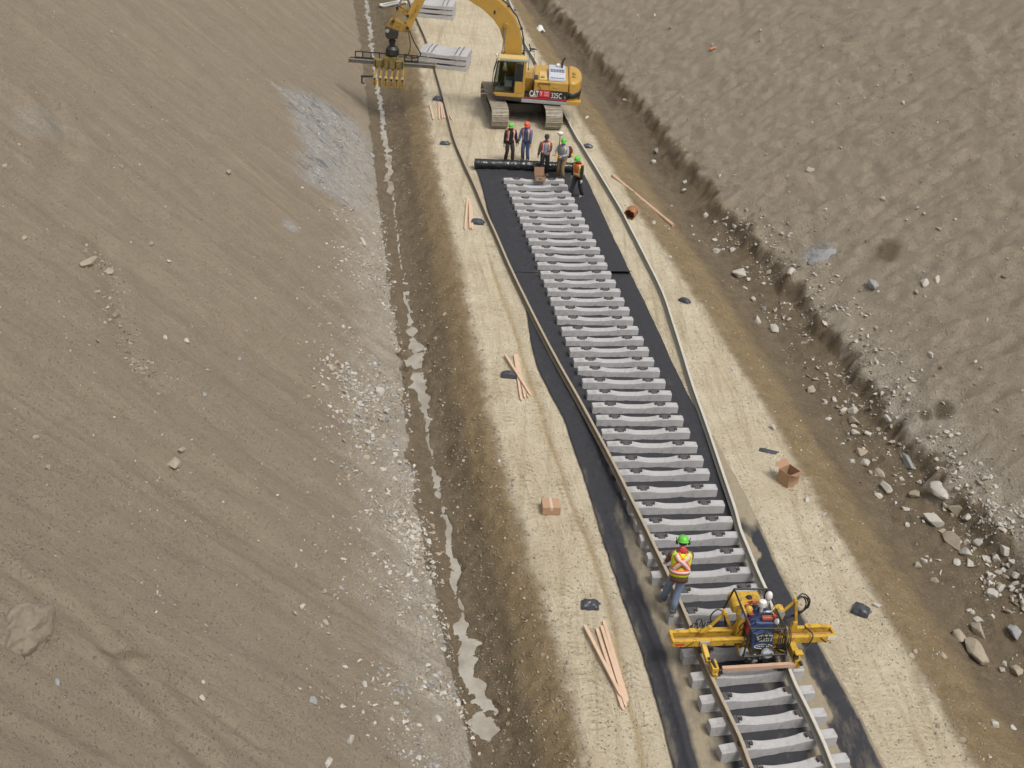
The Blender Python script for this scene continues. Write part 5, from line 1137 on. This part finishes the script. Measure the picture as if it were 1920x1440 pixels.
    for i in (0, 1):
        if gloves[i]:
            e, w_ = arms[i]; d = (w_ - e).normalized(); side = d.cross(Vector((0, 0, 1))); side = side.normalized() if side.length > .1 else Vector((1, 0, 0)); nrm = d.cross(side)
            b = MB().tube([p * k for p in (w_ - d * .04, w_ + d * .02, w_ + d * .07, w_ + d * .105)], [q * k for q in (.046, .042, .046, .036)], 10)
            for off, ln in ((-.03, .062), (-.01, .072), (.011, .068), (.030, .052)):
                b0 = w_ + d * .09 + side * off; b.tube([p * k for p in (b0, b0 + d * ln * .6 + nrm * .012, b0 + d * ln * .95 + nrm * .036)], [.014 * k, .013 * k, .011 * k], 6)
            b.tube([p * k for p in (w_ + d * .04 - side * .03, w_ + d * .10 - side * .06 + nrm * .03)], [.016 * k, .013 * k], 6)
            b.build('glove', gloves[i], T, smooth=60)
    return T, hc * k, arms, k
BLK = cloth('black_jacket', (.022, .020, .019)); DKT = cloth('dark_trousers', (.026, .026, .032)); DBT = cloth('dark_brown_trousers', (.035, .026, .022)); BLUEJ = cloth('blue_hoodie', (.10, .14, .27)); JEAN = cloth('blue_jeans', (.085, .12, .235)); GREYBR = cloth('grey_brown_jacket', (.11, .085, .08)); GREYSH = cloth('grey_shirt', (.33, .34, .40)); GREYSW = cloth('grey_sweatshirt', (.30, .32, .37)); TAN = cloth('tan_trousers', (.25, .185, .10)); BRN = cloth('brown_canvas_jacket', (.155, .075, .05)); LJEAN = cloth('faded_blue_jeans', (.16, .21, .30)); REDC = cloth('red_scarf', (.5, .03, .05)); PURP = cloth('purple_hoodie', (.13, .11, .22)); DRED = cloth('dark_red_pack', (.16, .02, .025))
# left to right behind the roll
person('worker in green hard hat, black jacket and orange vest standing leftmost behind the black roll', (-.98, 49.55, 0), R(198), 1.82, 6, ((-.16, .08, 0), (.13, -.05, 0)), hands=((-.30, .14, .78), (.27, .10, .80)), head=(-25, -18), jacket=BLK, trousers=DBT, vest=ORANGE, tape=PINKT, gloves=(GLOVE_W, GLOVE_W), neck_col=BLK)
person('man in orange hard hat and blue hoodie with jeans behind the black roll', (-.25, 49.85, 0), R(165), 1.84, 8, ((-.13, .02, 0), (.12, -.03, 0)), hands=((-.24, .22, .84), (.30, .24, .84)), elbow=((-.7, -.8, -.1), (.7, -.8, -.1)), head=(10, -22), hat=HAT_O, jacket=BLUEJ, trousers=JEAN, vest=ORANGE, tape=PINKT, hood=PURP, neck_col=PURP, gloves=(None, mat('olive_glove', (.16, .11, .03), .8)))
person('man in dark cap and open orange vest over a grey shirt before the roll', (.60, 48.22, .05), R(185), 1.82, 2, ((-.14, .04, 0), (.13, .10, 0)), hands=((-.10, .30, 1.08), (.30, .02, .78)), head=(4, -8), hat=CAP, jacket=GREYBR, trousers=DKT, vest=ORANGE, tape=PINKT, shirt=GREYSH, boots=BOOT_T, jacket_len=.84)
S4, hc4, arms4, k4 = person('surveyor in green hard hat and grey sweatshirt holding a pole with white antenna', (1.36, 47.85, .05), R(150), 1.86, 5, ((-.12, .05, 0), (.13, -.02, 0)), hands=((-.14, .36, 1.10), (.10, .38, 1.12)), elbow=((-.6, -.4, -.6), (.6, -.4, -.6)), head=(30, -12), jacket=GREYSW, trousers=TAN, vest=GREYSW, tape=SILVER, style='full', band2=YTAPE, gloves=(None, GLOVE_O), boots=BOOT_T, neck_col=PURP)
person('worker in green hard hat with orange and lime vest walking beside the farthest ties', (2.02, 46.0, .05), R(140), 1.84, 9, ((-.13, -.20, 0), (.12, .26, .0)), hands=((-.30, .18, .78), (.30, .04, .76)), head=(0, -20), jacket=BLK, trousers=DKT, vest=ORANGE, tape=PINKT, style='full', band2=LIME, gloves=(GLOVE_W, GLOVE_W), neck_col=cloth('rust_collar', (.22, .06, .03)), boots=BOOT_T)
person('worker seen from behind in lime vest with orange crosses, leaning over the left rail', (4.14, 20.93, .325), R(2), 1.97, 12, ((-.17, .16, .0), (-.02, -.24, .0)), hands=((-.20, .36, .92), (.20, .40, .98)), elbow=((-.45, -.8, -.3), (.45, -.8, -.3)), head=(0, -22), jacket=BRN, trousers=LJEAN, vest=LIME, tape=PINKT, style='back_x', neck_col=REDC, muffs=True, boots=BOOT_T, hip_shift=(.02, -.06), jacket_len=.80, gloves=(GLOVE_W, GLOVE_W))

def survey_pole():
    t = empty('survey_pole', (1.13, 47.62, .04), 0, 'slim dark survey pole topped by a white antenna dome, held by the surveyor', 'survey pole')
    MB().tube([(0, 0, .12), (.02, 0, 2.02)], .016, 10).build('pole_shaft', M['dark_steel'], t, smooth=60)
    MB().tube([(0, 0, 0), (0, 0, .12)], [.003, .014], 10).build('pole_tip', M['red_paint'], t)
    MB().lathe([(.03, 1.99), (.11, 2.05), (.13, 2.09), (.12, 2.14), (.06, 2.17)], (.02, 0, 0), 20).build('antenna', M['white'], t, smooth=50)
    MB().box((-.12, -.03, 1.16), (.20, .11, .05), 0, Matrix.Rotation(R(-12), 3, 'Y')).box((-.04, 0, 1.12), (.1, .04, .03)).build('data_controller', M['grey_metal'], t, bevel=.01)
survey_pole()
def backpack():
    t = empty('backpack', (1.56, 48.02, 1.08), R(150), 'dark red backpack with a lime patch worn by the surveyor', 'backpack')
    b = MB(); b.ball((0, -.10, .10), (.17, .13, .27), 0, 16); b.ball((0, -.19, .0), (.12, .07, .14), 0, 12); b.build('pack_body', DRED, t, smooth=180)
    MB().ball((-.13, -.12, .02), (.05, .09, .12)).build('side_pocket', LIME, t, smooth=180)
    for s in (-1, 1): MB().tube([(s * .09, -.02, .34), (s * .11, .10, .40), (s * .12, .22, .30), (s * .12, .20, .0), (s * .10, -.0, -.06)], .018, 6).build('shoulder_strap', M['black'], t, smooth=60)
backpack()
# ------------------------------------------------------------------ boulders and loose stone
ST = [mat('pale_grey_rock', (.45, .425, .375), .9, var=.22, scale=3, bump=.5, bscale=8, col2=(.30, .26, .21), amt=.40, scale2=2.5), mat('tan_rock', (.33, .28, .21), .9, var=.25, scale=3, bump=.5, bscale=8, col2=(.24, .195, .14), amt=.42, scale2=2.5),
      mat('blue_grey_rock', (.26, .265, .268), .85, var=.25, scale=3, bump=.5, bscale=8, col2=(.33, .32, .29), amt=.4, scale2=3), mat('brown_rock', (.22, .175, .125), .9, var=.25, scale=3, bump=.5, bscale=8, col2=(.28, .24, .18), amt=.4, scale2=3)]
def rock_mesh(n=16, flat=.65, long=1., seed=0):
    r_ = random.Random(seed); bm = bmesh.new()
    for i in range(n):
        v = Vector((r_.gauss(0, 1), r_.gauss(0, 1), r_.gauss(0, 1))).normalized() * r_.uniform(.82, 1.)
        bm.verts.new((v.x * long, v.y * .8, v.z * flat))
    q = bmesh.ops.convex_hull(bm, input=bm.verts)
    bmesh.ops.delete(bm, geom=[e for e in q['geom_interior'] if isinstance(e, bmesh.types.BMVert)], context='VERTS')
    bmesh.ops.bevel(bm, geom=list(bm.edges), offset=.07, segments=1, affect='EDGES', clamp_overlap=True)
    me = bpy.data.meshes.new('rock'); bm.to_mesh(me); bm.free(); smooth_mesh(me, 24); return me
def slope_rot(P):
    e = .4; n = Vector((-(zt(P[0] + e, P[1]) - zt(P[0] - e, P[1])) / (2 * e), -(zt(P[0], P[1] + e) - zt(P[0], P[1] - e)) / (2 * e), 1)).normalized()
    return n.to_track_quat('Z', 'Y')
# photo point, size in photo pixels, stone kind, elongation, flatness
RIGHT = [(1453, 619, 24, 0, 1.1), (1487, 512, 26, 0, 1), (1387, 515, 36, 0, 1.2), (1443, 512, 15, 0, 1), (1420, 602, 19, 0, 1.3), (1520, 733, 25, 1, 1.4), (1564, 750, 15, 0, 1.4), (1582, 771, 18, 0, 1), (1599, 772, 22, 0, 1), (1553, 787, 13, 0, 1), (1603, 794, 26, 1, 1.2), (1605, 812, 24, 0, 1.2), (1627, 815, 18, 0, 1), (1616, 850, 26, 1, 1.1), (1620, 869, 26, 0, 1.3), (1597, 867, 15, 0, 1), (1649, 890, 24, 1, 1.2), (1662, 915, 28, 0, 1.3), (1645, 931, 20, 0, 1), (1716, 929, 28, 1, 1.1), (1762, 921, 40, 0, 1.5), (1749, 979, 42, 0, 1.3), (1795, 958, 32, 1, 1.2), (1812, 969, 22, 0, 1),
         (1866, 950, 20, 0, 1), (1637, 535, 26, 2, 1.2), (1786, 1016, 46, 1, 1.7), (1811, 1039, 28, 0, 1), (1816, 1057, 28, 0, 1.2), (1837, 1020, 24, 0, 1.3), (1884, 1033, 26, 0, 1.2), (1732, 1052, 18, 0, 1), (1719, 1063, 20, 1, 1), (1794, 1056, 18, 0, 1), (1850, 1050, 19, 0, 1.2), (1868, 1048, 22, 0, 1.1), (1861, 1116, 26, 0, 1.1), (1878, 1104, 24, 0, 1.2), (1837, 1185, 42, 1, 1.1), (1828, 1226, 56, 1, 1.4), (1902, 1192, 36, 2, 1), (1797, 1196, 32, 1, 1.1), (1859, 1159, 20, 0, 1), (1824, 1149, 15, 0, 1.2), (1861, 1355, 27, 0, 1), (1899, 1367, 16, 0, 1), (1803, 1389, 16, 1, 1), (1707, 1233, 18, 1, 1), (1715, 1222, 14, 1, 1), (1703, 867, 38, 2, 2.2),
         (1374, 470, 16, 0, 1), (1398, 540, 18, 0, 1.2), (1412, 562, 14, 0, 1), (1345, 472, 26, 0, 1.3), (1432, 580, 16, 2, 1.2), (1230, 286, 20, 2, 1.3), (1226, 305, 12, 0, 1), (1283, 358, 13, 0, 1), (1323, 404, 14, 0, 1), (1285, 342, 11, 0, 1), (1173, 190, 15, 0, 1.3), (1378, 425, 14, 0, 1.5), (1480, 600, 12, 0, 1), (1700, 985, 14, 0, 1), (1752, 1090, 16, 1, 1), (1905, 1260, 30, 1, 1.2), (1918, 1130, 26, 0, 1.2), (1766, 1230, 20, 1, 1.3), (1905, 1080, 20, 0, 1)]
UPPER = [(1694, 193, 12), (1519, 318, 16), (1577, 277, 10), (1335, 85, 9), (1258, 52, 12), (1227, 30, 12), (1195, 30, 9), (1424, 78, 8), (1426, 57, 9), (1575, 152, 9), (1543, 87, 8), (1645, 160, 8), (1520, 345, 8), (1655, 372, 13), (1686, 350, 10), (1721, 391, 13), (1700, 412, 10), (1760, 430, 15), (1790, 412, 10), (1626, 452, 12), (1733, 401, 10), (1734, 532, 23), (1718, 548, 17), (1755, 523, 26), (1884, 520, 14), (1640, 575, 10), (1590, 590, 12), (1625, 650, 17), (1745, 665, 19), (1766, 690, 17), (1850, 600, 12), (1804, 760, 10), (1870, 770, 12), (1666, 785, 18), (1740, 800, 12), (1560, 530, 10), (1466, 440, 12), (1400, 395, 12), (1350, 330, 9), (1290, 225, 9), (1437, 290, 8), (1480, 360, 8), (1550, 410, 8), (1830, 680, 14), (1860, 860, 12), (1800, 870, 16)]
UPPER = [(a, b, c * 1.1, (0, 0, 1, 0, 3)[i % 5], 1.2 + .3 * (i % 3)) for i, (a, b, c) in enumerate(UPPER)]
SHOUL = [(1447, 804, 24, 0, 1.2), (1374, 694, 15, 0, 1.2), (1255, 483, 17, 0, 1.2), (1512, 937, 21, 0, 1.4), (1546, 968, 19, 0, 1.6), (1561, 1029, 15, 0, 1), (1645, 1137, 22, 0, 1.4), (1704, 1260, 11, 0, 1), (1760, 1363, 15, 1, 1), (1225, 418, 16, 0, 1.6), (1246, 425, 9, 0, 1), (1253, 430, 9, 0, 1), (1216, 440, 10, 0, 1), (1500, 921, 12, 0, 1.5), (1291, 577, 9, 0, 1), (1100, 222, 14, 0, 1.8), (1258, 388, 9, 0, 1)]
LEFT = [(349, 640, 20, 0, 1.2), (309, 634, 17, 0, 1.3), (340, 845, 32, 1, 2.2), (323, 872, 44, 1, 1.4), (89, 877, 26, 1, 1.8), (722, 770, 26, 0, 1.5), (710, 737, 40, 0, 1.8), (448, 673, 14, 2, 1.2), (384, 741, 15, 2, 1.1), (717, 880, 19, 0, 1.3), (66, 821, 17, 1, 1), (290, 774, 11, 1, 1.4), (208, 60, 13, 1, 1.6), (427, 322, 26, 1, 2.4), (227, 313, 15, 1, 1), (165, 493, 54, 1, 2.4), (203, 511, 30, 1, 1.6), (45, 446, 18, 1, 1.4), (8, 312, 18, 1, 1.2), (317, 491, 17, 0, 1.4), (679, 452, 28, 0, 1.5), (697, 292, 19, 2, 1), (281, 459, 18, 1, 1.2), (107, 1280, 20, 2, 1.1), (585, 1318, 30, 2, 1.1), (657, 1389, 32, 0, 1.1), (820, 1347, 26, 0, 1.2), (378, 1310, 17, 0, 1), (295, 1112, 13, 0, 1.5), (607, 1110, 19, 1, 1.6), (687, 1060, 16, 1, 1.3), (485, 1197, 27, 3, 1.9), (640, 1325, 19, 0, 1), (677, 1337, 19, 0, 1.2), (615, 1430, 26, 0, 1.6), (380, 1280, 14, 0, 1.1), (702, 1357, 14, 0, 1), (640, 690, 20, 0, 1), (655, 700, 16, 2, 1), (672, 757, 14, 0, 1), (700, 780, 12, 0, 1), (690, 815, 14, 1, 1), (668, 838, 13, 0, 1), (186, 545, 12, 1, 1.2), (215, 590, 30, 3, 2.6), (205, 600, 14, 1, 1), (265, 692, 14, 1, 1), (478, 560, 10, 0, 1.2), (620, 690, 22, 1, 1.1), (740, 900, 18, 0, 1.3), (760, 985, 14, 0, 1), (775, 1030, 13, 0, 1.2)]
DITCH = [(834, 591, 15, 1, 1.2), (818, 634, 13, 1, 1.1), (778, 669, 8, 3, 1), (833, 672, 10, 1, 1), (850, 963, 13, 0, 1.6), (812, 1000, 12, 1, 1), (788, 955, 14, 1, 1), (740, 530, 10, 0, 1), (898, 1415, 12, 0, 1), (870, 865, 10, 0, 1), (936, 865, 10, 0, 1), (947, 1010, 9, 0, 1), (962, 1075, 10, 0, 1), (982, 1123, 12, 0, 1)]
def place_rocks(lst, name, where, grp, sink=.22):
    seq = sorted(lst, key=lambda q: -q[1])
    for i, (px, py, wp, kind, lng) in enumerate(seq):
        P = hit(px, py); r_ = wp * (1.22 if name == 'boulder' else 1.) / ppm(P) / 2 / (.5 + .5 * lng)
        me = rock_mesh(random.choice((11, 13, 16)), random.uniform(.5, .75), lng, hash((px, py)) % 9999); me.materials.append(ST[kind])
        o = bpy.data.objects.new(name, me); sc.collection.objects.link(o); o.scale = (r_, r_, r_); q = slope_rot(P)
        o.rotation_mode = 'QUATERNION'; o.rotation_quaternion = q @ Euler((random.uniform(-.25, .25), random.uniform(-.25, .25), random.uniform(-.5, .5) + (0 if lng < 1.5 else .0))).to_quaternion()
        o.location = Vector(P) + (q @ Vector((0, 0, 1))) * r_ * (.55 - sink) * .6
        col = ('pale grey', 'tan', 'blue-grey', 'brown')[kind]; shp = 'long ' if lng >= 1.8 else ('large ' if wp > 34 else ('small ' if wp < 14 else ''))
        tag(o, '%s%s %s %s, %s from the photo\'s lower edge' % (shp, col, name, where, ordinal(i)), 'rock', grp)
place_rocks(RIGHT, 'boulder', 'at the right slope foot', 'boulders along the foot of the right slope')
place_rocks(UPPER, 'rock', 'embedded in the right slope', 'rocks embedded in the right slope')
place_rocks(SHOUL, 'stone', 'on the right shoulder', 'stones on the right shoulder')
place_rocks(LEFT, 'rock', 'on the left slope', 'rocks on the left slope')
place_rocks(DITCH, 'stone', 'in the left ditch bank', 'stones on the left ditch bank')
def outcrop(px, py, wx, wy, h, kind, label, seed, rz):
    P = hit(px, py); k = 1 / ppm(P); bm = bmesh.new(); bmesh.ops.create_icosphere(bm, subdivisions=5, radius=1)
    for v in bm.verts:
        p = v.co; d = 1 + .28 * float(fbm(p.x * 1.3 + seed, p.y * 1.3 + p.z, 4)) + .05 * round(float(perlin(p.x * 3 + seed, p.y * 3 - p.z * 2)) * 3)
        v.co = Vector((p.x * wx * k / 2 * d, p.y * wy * k / 2 * d, p.z * h * d))
    me = bpy.data.meshes.new('outcrop'); bm.to_mesh(me); bm.free(); me.materials.append(ST[kind]); smooth_mesh(me, 40)
    o = bpy.data.objects.new('rock_outcrop', me); sc.collection.objects.link(o); q = slope_rot(P); o.rotation_mode = 'QUATERNION'; o.rotation_quaternion = q @ Euler((0, 0, rz)).to_quaternion(); o.location = Vector(P) - (q @ Vector((0, 0, 1))) * h * .3
    tag(o, label, 'rock')
ST.append(mat('soil_crusted_rock', (.20, .165, .122), .95, var=.25, scale=4, bump=.8, bscale=14, col2=(.265, .225, .17), amt=.42, scale2=2))
outcrop(52, 1180, 160, 92, .42, 4, 'large tan lumpy rock outcrop low on the left slope, dark under its lip', 3., -.35)
outcrop(1540, 482, 70, 60, .22, 2, 'broad blue-grey rock face poking out of the right slope beside a dark hollow', 8., .3)
# loose stone that nobody could count
def rubble(name, N, fn, smin, smax, kinds, label, seed):
    r2 = np.random.default_rng(seed); mb_v, mb_f, mb_m = [], [], []; base = []
    for s in range(10):
        me = rock_mesh(9, .7, 1.25, 500 + s + seed); v = np.array([q.co[:] for q in me.vertices]); f = [tuple(p.vertices) for p in me.polygons]; base.append((v, f)); bpy.data.meshes.remove(me)
    xs, ys = fn(r2, N); zs = terrain(xs, ys); o_ = 0
    sz = smin * (smax / smin) ** (r2.random(len(xs)) ** 2.2)
    for x, y, z, s in zip(xs, ys, zs, sz):
        v, f = base[r2.integers(10)]; a = r2.uniform(0, 6.28); c, sn = math.cos(a), math.sin(a); b = r2.uniform(-.5, .5); cb, sb = math.cos(b), math.sin(b)
        vx, vy, vz = v[:, 0] * c - v[:, 1] * sn, v[:, 0] * sn + v[:, 1] * c, v[:, 2]; vx, vz = vx * cb - vz * sb, vx * sb + vz * cb
        mb_v.append(np.stack([x + vx * s / 2, y + vy * s / 2, z + vz * s / 2 + s * .04], -1)); mb_f += [tuple(i + o_ for i in q) for q in f]; o_ += len(v); k = int(kinds[r2.integers(len(kinds))]); mb_m += [k] * len(f)
    me = bpy.data.meshes.new(name); me.from_pydata(np.concatenate(mb_v).tolist(), [], mb_f)
    for m in ST: me.materials.append(m)
    me.polygons.foreach_set('material_index', mb_m); me.update()
    o = bpy.data.objects.new(name, me); sc.collection.objects.link(o); tag(o, label, 'loose stone', None, 'stuff')
def near_y(r2, n, a=15.5, b=75): return a * (b / a) ** r2.random(n)
def z_left(r2, N):
    y = near_y(r2, N); d = r2.random(N) * 12 + .2; k = fbm(y * .5, d * .25, 3, 31.) + .25 * r2.standard_normal(N); y, d = y[k > -.02], d[k > -.02]; return lx(TOEL, y) - d, y
def z_scree(r2, N):
    y = near_y(r2, N, 15.5, 44); d = np.abs(r2.standard_normal(N)) * 1.25 - .15; k = fbm(y * .45, d * .5, 3, 11.) > -.12; return lx(TOEL, y[k]) - d[k], y[k]
def z_right(r2, N):
    y = near_y(r2, N, 18, 75); d = r2.random(N) * 11; k = fbm(y * .5, d * .3, 3, 51.) + .25 * r2.standard_normal(N) > -.02; return lx(TOER, y[k]) + d[k], y[k]
def z_rtoe(r2, N):
    y = near_y(r2, N, 18, 46); d = r2.standard_normal(N) * .8 + .25; k = fbm(y * .8, d * .8, 3, 71.) > -.1; return lx(TOER, y[k]) + d[k], y[k]
def z_should(r2, N):
    y = near_y(r2, N, 16, 60); t = r2.random(N); return lx(BANKR, y) - .7 + 1.9 * t, y
def z_bankl(r2, N):
    y = near_y(r2, N, 15.5, 60); t = r2.random(N); return lx(WATL, y) + .25 + (lx(BANKL, y) - lx(WATL, y)) * t * 1.05, y
rubble('scattered_stones', 7500, z_left, .022, .10, (0, 0, 1, 1, 1, 3), 'small stones scattered over the left earth slope', 1)
rubble('scree', 6000, z_scree, .035, .20, (0, 0, 0, 1, 1, 2), 'pale broken scree along the foot of the left slope', 2)
rubble('scattered_stones', 7000, z_right, .028, .15, (0, 0, 1, 1, 3), 'small stones scattered over the right earth slope', 3)
rubble('scree', 3600, z_rtoe, .05, .26, (0, 0, 0, 1, 3), 'broken stones along the foot of the right slope', 4)
def z_rfan(r2, N):
    y = near_y(r2, N, 17, 27); d = r2.standard_normal(N) * .75 + .9; k = fbm(y * .9, d * .9, 3, 91.) > -.05; return lx(TOER, y[k]) + d[k], y[k]
rubble('rock_fan', 1500, z_rfan, .07, .34, (0, 0, 0, 1), 'pale broken rock fan low on the right slope', 14)
def along_line(pts, sd_):
    W = [hit(*q)[:2] for q in pts]
    def f(r2, N):
        i = r2.integers(0, len(W) - 1, N); t = r2.random(N); A = np.array(W); P = A[i] + (A[i + 1] - A[i]) * t[:, None] + r2.standard_normal((N, 2)) * sd_; return P[:, 0], P[:, 1]
    return f
rubble('stone_streak', 380, along_line([(190, 480), (212, 560), (228, 645), (285, 720)], .28), .04, .17, (1, 1, 3, 3), 'streak of tan stones running down the left slope', 15)
rubble('grey_rubble', 520, along_line([(570, 190), (625, 250), (660, 320), (690, 400)], .75), .04, .20, (2, 2, 0, 1), 'blue-grey rubble on the rock patch above the left ditch', 21)
rubble('cobbles', 480, along_line([(640, 680), (668, 740), (690, 800), (712, 860)], .5), .07, .28, (0, 0, 1, 2), 'pale cobbles piled where the left slope meets the ditch', 16)
rubble('cobbles', 320, along_line([(745, 930), (775, 1010), (800, 1090)], .35), .06, .26, (0, 0, 1), 'white cobbles along the nearer left ditch edge', 17)
rubble('gravel', 2600, z_should, .02, .10, (0, 1, 1, 3), 'gravel along the right shoulder of the track bed', 5)
rubble('clods', 4200, z_bankl, .03, .13, (1, 3, 3, 3), 'small clods and pebbles on the bank of the left ditch', 6)
